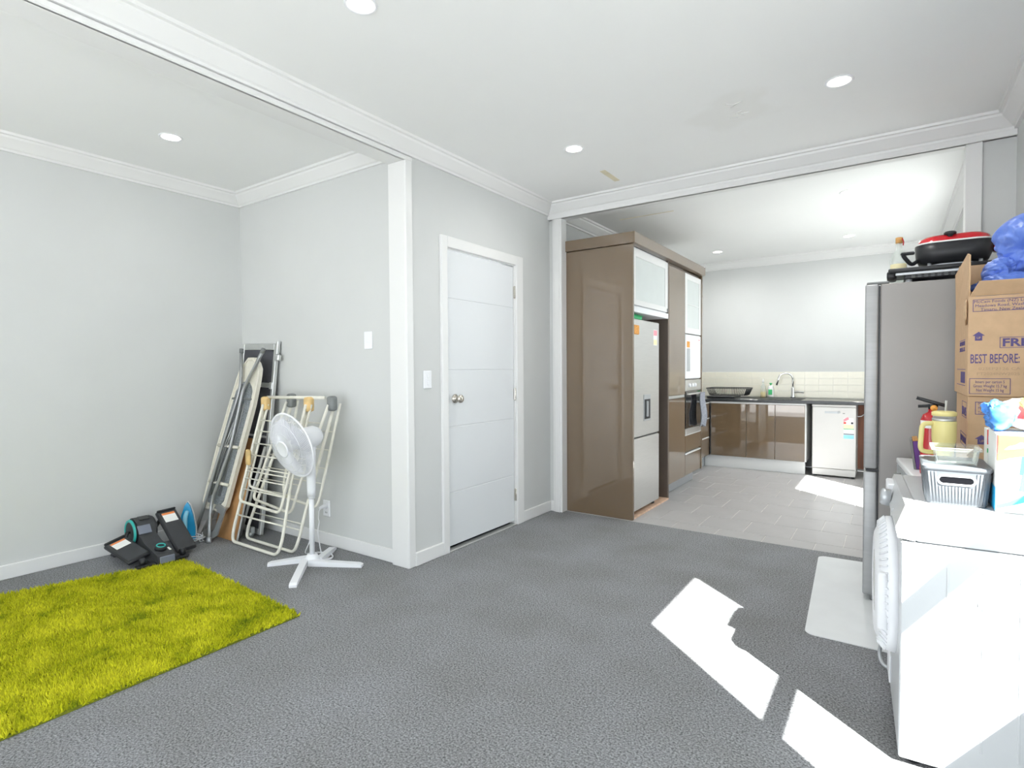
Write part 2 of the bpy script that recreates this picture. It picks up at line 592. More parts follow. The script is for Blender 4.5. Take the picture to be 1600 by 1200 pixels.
# right wall with the sun-patch window and an unseen one added to brighten the room
W1 = (1.202, 1.95, .535, 1.93)
W2 = (-2.45, -.45, .08, 2.05)
rw = MB()
ys = [Y0, W2[0], W2[1], W1[0], W1[1], YF + .08]
for i in range(5):
    a, b = ys[i], ys[i + 1]
    if i in (1, 3):
        rw.box((XR, a, 0), (XR + .04, b, W1[2])).box((XR, a, W1[3]), (XR + .04, b, CZ))
    else:
        rw.box((XR, a, 0), (XR + .04, b, CZ))
struct('wall_right', rw, WALL)
for n, W in ((1, W1), (2, W2)):
    t = .012
    wn = struct('window_%d' % n, MB().box((XR, W[0] - .0, W[2]), (XR + .04, W[0] + t, W[3])).box((XR, W[1] - t, W[2]), (XR + .04, W[1], W[3]))
                .box((XR, W[0], W[2]), (XR + .04, W[1], W[2] + t)).box((XR, W[0], W[3] - t), (XR + .04, W[1], W[3]))
                .box((XR, W[0], 1.095), (XR + .04, W[1], 1.146)), TRIM)
    obj('pane', MB().box((XR + .018, W[0] + t, W[2] + t), (XR + .022, W[1] - t, 1.095)), PANE, wn)
    obj('pane', MB().box((XR + .018, W[0] + t, 1.146), (XR + .022, W[1] - t, W[3] - t)), PANE, wn)
struct('wall_kitchen_left', MB().box((-2.51, YF + .06, 0), (XD, KB, CZ)), WALL)
kb = struct('wall_kitchen_back', MB().box((-2.51, KB, 0), (KR + .1, KB + .1, CZ)), WALL)
kw = (4.98, 5.90, .22, 2.30)
kc_added = ((4.30, 4.92), (5.96, 7.30))  # unseen clerestory windows, added to brighten the kitchen ceiling
struct('wall_kitchen_right', MB().box((KR, YF + .08, 0), (KR + .05, kc_added[0][0], CZ)).box((KR, kc_added[0][1], 0), (KR + .05, kw[0], CZ)).box((KR, kw[1], 0), (KR + .05, kc_added[1][0], CZ))
       .box((KR, kc_added[1][1], 0), (KR + .05, KB, CZ)).box((KR, kw[0], 0), (KR + .05, kw[1], kw[2])).box((KR, kw[0], kw[3]), (KR + .05, kw[1], CZ))
       .box((KR, kc_added[0][0], 0), (KR + .05, kc_added[0][1], 1.70)).box((KR, kc_added[0][0], 2.2), (KR + .05, kc_added[0][1], CZ))
       .box((KR, kc_added[1][0], 0), (KR + .05, kc_added[1][1], 1.70)).box((KR, kc_added[1][0], 2.2), (KR + .05, kc_added[1][1], CZ)), WALL)
for n, (a_, b_) in ((4, kc_added[0]), (5, kc_added[1])):
    wn = struct('window_%d' % n, MB().box((KR, a_, 1.70), (KR + .05, a_ + .015, 2.2)).box((KR, b_ - .015, 1.70), (KR + .05, b_, 2.2))
                .box((KR, a_, 1.70), (KR + .05, b_, 1.715)).box((KR, a_, 2.185), (KR + .05, b_, 2.2)), TRIM)
    obj('pane', MB().box((KR + .02, a_, 1.70), (KR + .024, b_, 2.2)), PANE, wn)
wn = struct('window_3', MB().box((KR, kw[0], kw[2]), (KR + .05, kw[0] + .015, kw[3])).box((KR, kw[1] - .015, kw[2]), (KR + .05, kw[1], kw[3]))
            .box((KR, kw[0], kw[2]), (KR + .05, kw[1], kw[2] + .015)).box((KR, kw[0], kw[3] - .015), (KR + .05, kw[1], kw[3])), TRIM)
obj('pane', MB().box((KR + .02, kw[0], kw[2]), (KR + .024, kw[1], kw[3])), PANE, wn)
struct('added_eave', MB().box((KR + .09, 3.3, 2.43), (KR + .65, 7.7, 2.50)), TRIM)  # unseen overhang, added to cut the sun through the kitchen windows
struct('ground', MB().box((-14, -14, -.22), (16, 20, -.16)), CONCRETE)

# kitchen floor: grout bed with single tiles
kf = struct('kitchen_floor', MB().box((-2.5, 4.105, -.06), (KR + .05, KB, -.004)), GROUT)
tile_me = {}
rows = [4.107, 4.283, 4.619, 4.955, 5.291, 5.627, 5.963, 6.299, 6.635, 6.971, 7.307, 7.55]
for ri in range(len(rows) - 1):
    ya, yb = rows[ri] + .0028, rows[ri + 1] - .0028
    off = -.594 if ri % 2 == 1 else -.437
    k = math.ceil((-2.05 - off) / .317)
    x = off + k * .317
    while x - .317 < KR - .02:
        xa, xb = x - .317 + .0028, min(x, KR - .002) - .0028
        key = (round(xb - xa, 4), round(yb - ya, 4))
        if xb - xa > .02:
            if key not in tile_me:
                me = MB().box((0, 0, -.004), (key[0], key[1], 0.0), .0015).mesh('tile')
                me.materials.append(TILE)
                tile_me[key] = me
            o = bpy.data.objects.new('tile', tile_me[key])
            C.objects.link(o)
            o.parent = kf
            o.location = (xa, ya, random.uniform(-.0006, .0004))
        x += .317
# splashback tiles on the back wall
obj('grout_bed', MB().box((-2.4, KB - .006, .834), (KR, KB, 1.15)), SPLASHG, kb)
sm = MB().box((0, -.004, 0), (.147, 0, .075), .001).mesh('tile')
sm.materials.append(SPLASH)
for r in range(4):
    for c in range(19):
        o = bpy.data.objects.new('tile', sm)
        C.objects.link(o)
        o.parent = kb
        o.location = (-2.39 + c * .149, KB - .006, .840 + r * .078)

# posts, linings and beams
struct('trim_1', MB().box((-2.545, 2.375, 0), (-2.405, 2.418, 2.447), .003).box((-2.42, 2.378, 0), (-2.400, 2.436, 2.46), .004), TRIM)
struct('alcove_beam', MB().box((-2.545, Y0, 2.447), (-2.41, 2.42, CZ)).box((-2.42, Y0, 2.447), (-2.398, 2.437, 2.474), .004), TRIM)
struct('kitchen_beam', MB().box((-2.42, YF - .02, 2.445), (.53, YF + .065, CZ)).box((-2.41, YF - .034, 2.445), (.53, YF, 2.482), .004), TRIM)
struct('trim_2', MB().box((-2.369, YF - .022, 0), (-2.283, YF + .065, 2.445), .003).box((-2.350, YF - .030, 0), (-2.300, YF, 2.445), .004), TRIM)
struct('trim_3', MB().box((.313, YF - .022, 0), (.386, YF + .085, 2.445), .003), TRIM)


def cornice(name, p, q, nrm):
    """cornice along the wall top from p to q (xy), projecting along nrm."""
    prof = [(0, 2.478), (.016, 2.478), (.018, 2.490), (.028, 2.496), (.070, 2.542), (.074, 2.553), (.088, 2.556), (.092, 2.571), (0, 2.571)]
    p, q, nrm = Vector((*p, 0)), Vector((*q, 0)), Vector((*nrm, 0))
    d = (q - p)
    n = len(prof)
    vs = [p + nrm * a + Vector((0, 0, z)) for a, z in prof] + [q + nrm * a + Vector((0, 0, z)) for a, z in prof]
    fs = [(i, (i + 1) % n, n + (i + 1) % n, n + i) for i in range(n)] + [tuple(range(n)), tuple(range(2 * n - 1, n - 1, -1))]
    return struct(name, MB().add(vs, fs), TRIM)


cornice('trim_4', (XL, Y0), (XL, YA), (1, 0))
cornice('trim_5', (XL, YA), (-2.545, YA), (0, -1))
cornice('trim_6', (XD, Y0), (XD, YF), (1, 0))
cornice('trim_7', (XD, YF - .02), (XR, YF - .02), (0, -1))
cornice('trim_8', (XR, Y0), (XR, YF), (-1, 0))
cornice('trim_9', (XD, YF + .065), (XD, KB), (1, 0))
cornice('trim_10', (XD, KB), (KR, KB), (0, -1))
cornice('trim_11', (KR, YF + .085), (KR, KB), (-1, 0))


def base(name, a, b):
    return struct(name, MB().box((a[0], a[1], 0), (b[0], b[1], .085), .004), TRIM)


base('baseboard_left', (XL, Y0), (XL + .016, YA))
base('baseboard_alcove', (XL, YA - .016), (-2.545, YA))
base('baseboard_door', (XD, 2.43), (XD + .016, 2.69))
base('baseboard_corner', (XD, 3.62), (XD + .016, YF))
base('baseboard_far', (XD, YF - .016), (-2.369, YF))
base('baseboard_right', (XR - .016, Y0), (XR, YF))

# door
dr = struct('door_1', MB(), DOORW)
lv = [0.030, .385, .822, 1.199, 1.670, 1.985]
dm = MB()
for i in range(5):
    dm.box((-2.455, 2.752, lv[i] + (.0025 if i else 0)), (-2.418, 3.526, lv[i + 1] - .0025), .0025)
dm.box((-2.452, 2.753, .031), (-2.421, 3.525, 1.98))
dr.data = dm.mesh('door_1')
dr.data.materials.append(DOORW)
obj('architrave', MB().box((XD - .005, 2.683, 0), (XD + .018, 2.742, 2.068), .003).box((XD - .005, 3.538, 0), (XD + .018, 3.628, 2.068), .003)
    .box((XD - .0045, 2.7425, 1.997), (XD + .0175, 3.5375, 2.0675), .003), TRIM, dr)
obj('door_jamb', MB().box((-2.52, 2.735, 0), (XD, 2.747, 2.0)).box((-2.52, 3.531, 0), (XD, 3.54, 2.0)).box((-2.52, 2.747, 1.990), (XD, 3.531, 2.0)), TRIM, dr)
obj('gap_shade', MB().box((-2.475, 2.748, .0005), (-2.465, 3.530, .06)), SHADE_BLACK, dr)  # added black plate standing in for the shade under the door
obj('threshold', MB().box((-2.45, 2.747, 0), (-2.395, 3.531, .009), .003), ALU, dr, label='pale metal threshold strip')
kn = obj('door_knob', MB().lathe([(.030, 0), (.031, .006), (.018, .010), (.011, .016), (.011, .030), (.022, .036), (.028, .046), (.027, .058), (.016, .066), (0, .067)], 24, axis_xf((-2.418, 2.83, 1.008), (1, 0, 0))), NICKEL, dr, label='brushed nickel knob')
for z in (1.791, 1.01, .234):
    h = obj('hinge', MB().box((-2.418, 3.523, z - .045), (-2.404, 3.539, z + .045), .003).tube([(-2.408, 3.531, z - .047), (-2.408, 3.531, z + .047)], .006), NICKEL, dr)


# ------------------------------------------------------------------ switches, outlet
def switch(name, label, o, xd, nd, toggles, cat='switch', hh=.056):
    xf = basis(o, xd, (0, 0, 1))
    t = thing(name, label, cat, o)
    obj('cover_plate', MB().box((-.036, -hh, 0), (.036, hh, .010), .004, xf), WHITE_PL, t)
    for z in toggles:
        obj('toggle', MB().box((-.007, z - .012, .009), (.007, z + .012, .015), .002, xf), WHITE_PL, t)
    return t, xf


switch('light_switch', 'white light switch plate on the wall left of the door', (XD, 2.556, 1.14), (0, 1, 0), (1, 0, 0), (.022, -.022))
switch('light_switch', 'white light switch plate high on the alcove end wall', (-2.773, YA, 1.392), (1, 0, 0), (0, -1, 0), (0,))
so, xf = switch('power_outlet', 'white power outlet low on the wall behind the fan', (-3.218, YA, .252), (1, 0, 0), (0, -1, 0), (), 'power outlet')
pm = MB()
for sx in (-1, 1):
    pm.box((-.003 + sx * .007, -.034, .009), (.003 + sx * .007, -.022, .0115), .001, xf)
obj('socket_slot', pm, GREY_PL, so)


# ------------------------------------------------------------------ downlights
def downlight(x, y, label, e):
    t = thing('downlight', label, 'ceiling light', (x, y, CZ), 0, 'recessed downlights')
    obj('trim_ring', MB().lathe([(.048, .004), (.048, -.002), (.058, -.004), (.062, 0), (.062, .004)], 32, cap=False), WHITE_PL, t, True)
    obj('lens', MB().lathe([(.048, -.001), (.03, -.002), (0, -.002)], 32, cap=False), EMIT, t, True)
    ld = bpy.data.lights.new('lamp', 'SPOT')
    ld.energy = e
    ld.spot_size = 3.0
    ld.spot_blend = 1.0
    ld.shadow_soft_size = .045
    ld.color = (1.0, .985, .96)
    lo = bpy.data.objects.new('lamp', ld)
    C.objects.link(lo)
    lo.parent = t
    lo.location = (0, 0, -.012)


downlight(-3.50, 1.575, 'round lit downlight in the alcove ceiling over the green rug', 6)
downlight(-1.66, 1.425, 'round lit downlight at the top edge nearest the alcove beam', 18)
downlight(-1.66, 3.10, 'round lit downlight in the main ceiling near the door corner', 18)
downlight(-.235, 3.115, 'round lit downlight in the main ceiling above the steel fridge', 18)
downlight(-.315, 5.10, 'kitchen downlight just past the beam, nearest the opening', 31)
downlight(-.415, 6.80, 'kitchen downlight over the dishwasher near the back wall', 31)
downlight(-1.74, 6.80, 'kitchen downlight over the tall cabinet end near the back wall', 31)

# ================================================================== KITCHEN
# ---- tall cabinet run
FX = -1.71
tc = thing('tall_cabinet', 'tall glossy taupe kitchen cabinet run with fridge niche and oven column', 'cabinet', (-2.05, 5.1, 0))
obj('side_panel', MB().box((-2.40, 4.128, 0), (-1.695, 4.152, 2.178), .002), TAUPE, tc)
obj('side_panel', MB().box((-2.40, 4.985, 0), (FX, 5.01, 2.178), .001), TAUPE_IN, tc)
obj('side_panel', MB().box((-2.40, 6.025, .126), (-1.70, 6.05, 2.178), .001), TAUPE, tc)
obj('crown_panel', MB().box((-2.29, 4.105, 2.180), (-1.672, 6.06, 2.268), .003), TAUPE, tc)
obj('back_panel', MB().box((-2.40, 4.152, 0), (-2.385, 4.985, 1.66)), TAUPE_IN, tc)
obj('shelf_box', MB().box((-2.38, 4.153, 1.672), (FX - .022, 4.984, 2.176)), WHITE_PL, tc)
obj('light_pelmet', MB().box((-2.0, 4.153, 1.652), (FX + .004, 4.984, 1.700), .003), WHITE_PL, tc)
obj('niche_base', MB().box((-2.38, 4.153, 0), (-1.70, 4.984, .014), .002), PINKWOOD, tc, label='raw timber strip under the fridge')
d = obj('glass_door', MB().box((FX - .02, 4.156, 1.71), (FX, 4.226, 2.160), .002).box((FX - .02, 4.912, 1.71), (FX, 4.982, 2.160), .002)
        .box((FX - .02, 4.226, 1.71), (FX, 4.912, 1.755), .002).box((FX - .02, 4.226, 2.095), (FX, 4.912, 2.160), .002), TRIM, tc)
obj('pane', MB().box((FX - .014, 4.22, 1.75), (FX - .006, 4.918, 2.10)), FROST, d)
obj('corner_clip', MB().box((FX, 4.955, 1.712), (FX + .003, 4.980, 1.742)), GREY_PL, d)
obj('carcass', MB().box((-2.38, 5.011, .13), (FX - .022, 5.488, 2.176)), TAUPE_IN, tc)
for z0, z1 in ((.945, 2.146), (.13, .915)):
    obj('pantry_door', MB().box((FX - .02, 5.014, z0), (FX, 5.484, z1), .002), TAUPE, tc)
obj('handle_rail', MB().box((FX - .02, 5.014, .917), (FX - .004, 5.484, .943), .002), ALU, tc)
d = obj('glass_door', MB().box((FX - .02, 5.492, 1.55), (FX, 5.555, 2.142), .002).box((FX - .02, 5.96, 1.55), (FX, 6.022, 2.142), .002)
        .box((FX - .02, 5.555, 1.55), (FX, 5.96, 1.61), .002).box((FX - .02, 5.555, 2.085), (FX, 5.96, 2.142), .002)
        .box((FX - .019, 5.555, 1.838), (FX - .002, 5.96, 1.845), .001), TRIM, tc)
obj('pane', MB().box((FX - .014, 5.55, 1.60), (FX - .006, 5.965, 1.838)), FROST, d)
obj('pane', MB().box((FX - .014, 5.55, 1.845), (FX - .006, 5.965, 2.09)), FROST, d)
obj('carcass', MB().box((-2.38, 5.49, .13), (FX - .024, 6.022, .53)), TAUPE_IN, tc)
obj('carcass', MB().box((-2.38, 5.49, 1.548), (FX - .024, 6.022, 2.17)), TAUPE_IN, tc)
for z0, z1 in ((.368, .528), (.133, .338)):
    d = obj('drawer', MB().box((FX - .02, 5.492, z0), (FX, 6.022, z1), .002), TAUPE, tc)
    obj('handle_rail', MB().box((FX - .018, 5.492, z1 + .002), (FX + .004, 6.022, z1 + .016), .002), TRIM, d)
obj('plinth', MB().box((-2.3, 5.012, 0), (-1.80, 6.048, .125), .002), SILVER, tc)

# ---- microwave and oven in the column
mw = thing('microwave', 'white built-in microwave above the oven with a grey window strip', 'microwave', (-1.9, 5.756, 1.095))
obj('body', MB().box((-2.2, 5.495, 1.093), (FX - .012, 6.018, 1.543), .003), WHITE_PL, mw)
obj('door', MB().box((FX - .012, 5.498, 1.098), (FX + .004, 6.005, 1.538), .006), WHITE_APP, mw)
obj('window', MB().box((FX + .004, 5.52, 1.17), (FX + .007, 5.63, 1.40), .004), SILVER, mw)
obj('badge', MB().box((FX + .004, 5.93, 1.49), (FX + .0055, 5.96, 1.50)), REDPRINT, mw)
obj('energy_sticker', MB().box((FX + .004, 5.53, 1.41), (FX + .006, 5.62, 1.47)), ORANGE, mw)
ov = thing('oven', 'stainless built-in oven with black glass door in the cabinet column', 'oven', (-1.9, 5.756, .535))
obj('body', MB().box((-2.2, 5.495, .536), (FX - .014, 6.018, 1.088)), TAUPE_IN, ov)
obj('control_panel', MB().box((FX - .014, 5.496, .975), (FX + .004, 6.018, 1.086), .003), STEEL, ov)
for y in (5.60, 5.69, 5.78):
    obj('knob', MB().lathe([(.020, 0), (.019, .016), (.016, .020), (0, .020)], 16, axis_xf((FX + .004, y, 1.03), (1, 0, 0))), WHITE_PL, ov)
d = obj('door', MB().box((FX - .014, 5.498, .60), (FX + .006, 6.018, .970), .003), BLACK_GL, ov)
obj('window', MB().box((FX + .006, 5.56, .64), (FX + .008, 5.96, .88), .001), BLACK_GL, d)
obj('handle', MB().tube(fillet([(FX, 5.53, .945), (FX + .035, 5.53, .945), (FX + .035, 5.985, .945), (FX, 5.985, .945)], .015), .009), STEEL, d)
obj('lower_trim', MB().box((FX - .014, 5.498, .537), (FX + .006, 6.018, .597), .003), STEEL, ov)


def cloth(name, x, y0, y1, z0, z1, m, label):
    v, f_ = [], []
    ny, nz = 16, 24
    for s in (0, 1):
        for i in range(ny + 1):
            for j in range(nz + 1):
                u = i / ny
                t = j / nz
                amp = .010 * (1 - t) + .003
                xx = x + amp * math.sin(u * 19 + t * 3) + s * .004 + .008 * math.sin(t * 6)
                v.append((xx, y0 + (y1 - y0) * (u * (1 - .25 * t) + .12 * t), z0 + (z1 - z0) * t + .012 * math.sin(u * 7) * (1 - t)))
    n = (ny + 1) * (nz + 1)
    for i in range(ny):
        for j in range(nz):
            a = i * (nz + 1) + j
            q = (a, a + nz + 1, a + nz + 2, a + 1)
            f_.append(q[::-1])
            f_.append(tuple(k + n for k in q))
    for i in range(ny):
        for j in (0, nz):
            a, b = i * (nz + 1) + j, (i + 1) * (nz + 1) + j
            f_.append((a, b, b + n, a + n))
    for j in range(nz):
        for i in (0, ny):
            a = i * (nz + 1) + j
            f_.append((a, a + 1, a + 1 + n, a + n))
    return solo(name, MB().add(v, f_, True), m, label, 'towel')


cloth('tea_towel', FX + .054, 5.80, 6.02, .60, .952, TOWEL, 'grey patterned tea towel hanging from the oven handle')

# ---- fridge in the niche
fr = thing('fridge', 'silver two-door fridge with water dispenser standing in the cabinet niche', 'fridge', (-1.95, 4.46, .02))
obj('body', MB().box((-2.34, 4.158, .045), (-1.775, 4.765, 1.595), .004), FRIDGE_SIDE, fr)
d = obj('door', MB().box((-1.772, 4.156, .645), (FX - .005, 4.768, 1.600), .006), STEEL, fr)
obj('gasket', MB().box((-1.776, 4.162, .63), (-1.73, 4.762, .65)), BLACK_PL, fr)
obj('water_dispenser', MB().box((FX - .005, 4.40, .765), (FX - .001, 4.555, .985), .002), SILVER, d)
obj('dispenser_recess', MB().box((FX - .001, 4.413, .78), (FX, 4.542, .945)), BLACK_PL, d)
obj('dispenser_lever', MB().box((FX, 4.445, .80), (FX + .012, 4.475, .93), .003), SILVER, d)
obj('magnet', MB().box((FX - .005, 4.165, 1.475), (FX + .010, 4.275, 1.55), .005), ORANGE, d)
st = obj('energy_sticker', MB().box((FX - .005, 4.625, 1.40), (FX - .0035, 4.715, 1.535)), PAPER, d)
obj('sticker_band', MB().box((FX - .0035, 4.63, 1.485), (FX - .003, 4.71, 1.53)), PINKPRINT, d)
obj('sticker_band', MB().box((FX - .0035, 4.63, 1.405), (FX - .003, 4.71, 1.45)), PALEYEL, d)
obj('freezer_door', MB().box((-1.772, 4.156, .048), (FX - .005, 4.768, .632), .006), STEEL, fr)
for y in (4.20, 4.72):
    obj('foot', MB().lathe([(.018, .0155), (.02, .03), (.012, .032), (.012, .047)], 14, T(-1.76, y, 0)), BLACK_PL, fr)
    obj('foot', MB().lathe([(.018, .0155), (.02, .03), (.012, .032), (.012, .047)], 14, T(-2.30, y, 0)), BLACK_PL, fr)
gt = thing('plastic_tray', 'green plastic tray lying on top of the niche fridge', 'tray', (-1.85, 4.33, 1.60))
obj('tray', MB().box((-2.05, 4.18, 1.601), (-1.74, 4.43, 1.607), .002).box((-2.05, 4.18, 1.607), (-2.043, 4.43, 1.632)).box((-1.747, 4.18, 1.607), (-1.74, 4.43, 1.632))
    .box((-2.043, 4.18, 1.607), (-1.747, 4.187, 1.632)).box((-2.043, 4.423, 1.607), (-1.747, 4.43, 1.632)), GREEN, gt)
obj('rim', MB().box((-2.06, 4.17, 1.632), (-1.73, 4.44, 1.638), .002), GREEN, gt)

# ---- base cabinets, corner run
lc = thing('base_cabinet', 'low taupe corner drawer unit between the oven column and the sink run', 'cabinet', (-2.1, 6.5, 0))
obj('carcass', MB().box((-2.40, 6.052, .14), (-1.885, 6.96, .798)), TAUPE_IN, lc)
for z0, z1 in ((.60, .775), (.37, .585), (.145, .355)):
    d = obj('drawer', MB().box((-1.885, 6.06, z0), (-1.865, 6.93, z1), .002), TAUPE, lc)
    obj('handle_rail', MB().box((-1.885, 6.06, z1 + .001), (-1.862, 6.93, z1 + .013), .002), TRIM, d)
obj('plinth', MB().box((-2.38, 6.052, 0), (-1.935, 6.98, .138), .002), SILVER, lc)

sc_ = thing('base_cabinet', 'low taupe three-door cabinet under the black sink', 'cabinet', (-1.35, 7.2, 0))
obj('carcass', MB().box((-1.86, 6.972, .14), (-.815, 7.52, .798), .001), TRIM, sc_)
for x0, x1 in ((-1.848, -1.445), (-1.441, -1.135), (-1.131, -.828)):
    obj('cabinet_door', MB().box((x0, 6.95, .145), (x1, 6.970, .776), .002), TAUPE, sc_)
obj('handle_rail', MB().box((-1.86, 6.945, .779), (-.815, 6.972, .798), .002), TRIM, sc_)
obj('plinth', MB().box((-1.932, 6.99, 0), (-.828, 7.01, .138), .002), TRIM, sc_)

wt = solo('worktop', MB().box((-2.40, 6.93, .80), (-.12, 7.543, .834), .003).box((-2.40, 6.055, .80), (-1.85, 6.929, .834), .003), COUNTER, 'dark granite worktop running along the kitchen back wall', 'worktop')
sk = thing('sink', 'black rectangular sink set into the dark worktop', 'sink', (-1.24, 7.23, .834))
obj('rim', MB().box((-1.60, 7.02, .834), (-.88, 7.045, .839)).box((-1.60, 7.415, .834), (-.88, 7.44, .839))
    .box((-1.60, 7.045, .834), (-1.575, 7.415, .839)).box((-.905, 7.045, .834), (-.88, 7.415, .839)), BLACK_PL, sk)
obj('bowl', MB().box((-1.575, 7.045, .8342), (-.905, 7.415, .8355)), BLACK_PL, sk)
fa = thing('kitchen_tap', 'chrome gooseneck tap rising behind the sink', 'tap', (-1.02, 7.46, .834))
obj('base', MB().lathe([(.028, .8345), (.028, .85), (.022, .86), (.021, .95), (.016, .962), (.012, .965)], 18, T(-1.02, 7.46, 0)), CHROME, fa)
pts = [(-1.02, 7.46, .96), (-1.02, 7.46, 1.06)]
for k in range(0, 11):
    a = PI * k / 10
    pts.append((-1.02 - .075 * (1 - math.cos(a)), 7.46 - .03 * (1 - math.cos(a)), 1.06 + .075 * math.sin(a)))
pts.append((-1.19, 7.396, .99))
obj('spout', MB().tube(pts, .0105, 10), CHROME, fa)
obj('lever', MB().tube([(-1.0, 7.452, .905), (-.955, 7.44, .912), (-.90, 7.43, .908)], .012, 8), STEEL, fa)

dk = thing('dish_rack', 'black wire dish rack with a drip tray on the worktop', 'dish rack', (-1.69, 7.25, .834))
obj('drip_tray', MB().box((-1.93, 7.05, .836), (-1.606, 7.42, .856), .006), BLACK_PL, dk)
wm = MB()
for z, gx, gy in ((.868, .20, .155), (.955, .235, .18)):
    cx, cy = -1.70, 7.235
    wm.tube(fillet([(cx - gx, cy - gy, z), (cx + gx, cy - gy, z), (cx + gx, cy + gy, z), (cx - gx, cy + gy, z), (cx - gx, cy - gy, z)], .03), .0045 if z > .9 else .003, 6)
obj('rim_wire', wm, BLACK_PL, dk)
wm = MB()
for k in range(23):
    t = -1 + 2 * k / 22
    for s in (-1, 1):
        wm.tube([(cx + .235 * t, cy + s * .18, .955), (cx + .2 * t, cy + s * .155, .868), (cx + .2 * t, cy, .862)], .0022, 5)
for k in range(15):
    t = -1 + 2 * k / 14
    for s in (-1, 1):
        wm.tube([(cx + s * .235, cy + .18 * t, .955), (cx + s * .2, cy + .155 * t, .868)], .0022, 5)
g = obj('wire_basket', wm, BLACK_PL, dk)
db = thing('soap_bottle', 'clear bottle with yellow dish soap beside the dish rack', 'bottle', (-1.355, 7.42, .834))
obj('bottle', MB().lathe([(0, .8345), (.030, .8345), (.032, .85), (.032, .93), (.028, .97), (.012, 1.0), (.010, 1.02)], 16, T(-1.355, 7.47, 0)), BOTTLEG, db)
obj('soap', MB().lathe([(0, .836), (.029, .836), (.029, .90), (0, .90)], 16, T(-1.355, 7.47, 0)), YELLIQ, db)
obj('cap', MB().lathe([(.012, 1.02), (.012, 1.045), (.006, 1.05), (.006, 1.065), (0, 1.065)], 12, T(-1.355, 7.47, 0)), PAPER, db)
hb = thing('soap_bottle', 'white pump bottle with green label beside the tap', 'bottle', (-1.27, 7.48, .834))
obj('bottle', MB().lathe([(0, .8345), (.034, .8345), (.036, .85), (.035, .95), (.024, .98), (.012, .985)], 16, T(-1.27, 7.485, 0)), PAPER, hb)
obj('label', MB().box((-1.292, 7.4465, .87), (-1.248, 7.4495, .935), .001), GREENPRINT, hb, label='green printed label')
obj('pump', MB().lathe([(.009, .985), (.009, 1.0), (.018, 1.004), (.018, 1.012), (0, 1.014)], 12, T(-1.27, 7.485, 0)), GREENPRINT, hb)

# ---- dishwasher
dw = thing('dishwasher', 'slim white dishwasher with energy labels under the worktop', 'dishwasher', (-.55, 7.2, 0))
obj('body', MB().box((-.755, 6.985, .03), (-.342, 7.50, .785), .004), DISHW, dw)
obj('worktop_lid', MB().box((-.758, 6.955, .772), (-.339, 7.50, .797), .004), DISHW, dw)
d = obj('door', MB().box((-.755, 6.955, .095), (-.342, 6.985, .768), .005), DISHW, dw)
obj('handle_recess', MB().box((-.635, 6.951, .700), (-.50, 6.956, .722), .004), SILVER, d)
obj('dial', MB().lathe([(.013, 0), (.013, .008), (0, .009)], 14, axis_xf((-.50, 6.953, .715), (0, -1, 0))), SILVER, d)
obj('display', MB().box((-.465, 6.9535, .700), (-.445, 6.955, .706)), BLACK_PL, d)
text('—', .03, (-.575, 6.9545, .745), (1, 0, 0), (0, 0, 1), SILVER, d, .03, name='badge')
obj('energy_sticker', MB().box((-.455, 6.9538, .55), (-.365, 6.955, .655)), PAPER, d)
obj('sticker_corner', MB().prism([(0, 0), (.05, .03), (.04, .055), (0, .03)], .0006, basis((-.455, 6.9536, .612), (1, 0, 0), (0, 0, 1))), PINKPRINT, d)
obj('sticker_band', MB().box((-.455, 6.9535, .592), (-.432, 6.954, .612)), REDPRINT, d)
obj('sticker_band', MB().box((-.387, 6.9535, .592), (-.367, 6.954, .612)), BLACK_PL, d)
obj('sticker_band', MB().box((-.455, 6.9535, .545), (-.365, 6.954, .585)), PALEYEL, d)
obj('water_sticker', MB().box((-.455, 6.9538, .43), (-.36, 6.955, .54)), PAPER, d)
obj('sticker_band', MB().box((-.455, 6.9535, .533), (-.36, 6.954, .54)), GREENPRINT, d)
obj('sticker_band', MB().box((-.455, 6.9535, .475), (-.36, 6.954, .488)), GREYBLUE, d)
obj('sticker_band', MB().box((-.455, 6.9535, .432), (-.36, 6.954, .472)), CYANPRINT, d)
obj('kick_panel', MB().box((-.753, 6.965, .018), (-.344, 6.985, .09), .003), DISHW, dw)
for x in (-.73, -.37):
    for y in (7.0, 7.45):
        obj('foot', MB().lathe([(.016, 0.0005), (.018, .02), (.01, .022), (.01, .032)], 12, T(x, y, 0)), BLACK_PL, dw)
solo('end_panel', MB().box((-.332, 7.12, .09), (-.12, 7.14, .798), .001), BROWNWOOD, 'brown timber panel beside the dishwasher under the worktop', 'panel')
solo('support_leg', MB().box((-.270, 7.02, .0005), (-.235, 7.06, .798), .002), TRIM, 'white upright holding the worktop right of the dishwasher', 'panel')
obj('power_cord', MB().tube([(-.342, 7.10, .67), (-.325, 7.095, .665), (-.30, 7.095, .67), (-.28, 7.095, .685), (-.255, 7.10, .71)], .005, 6), WHITE_PL, dw)
solo('skirting_board', MB().box((-.27, 7.40, .0005), (-.13, 7.43, .05), .002), PAPER, 'short white board on the floor behind the dishwasher gap', 'board')

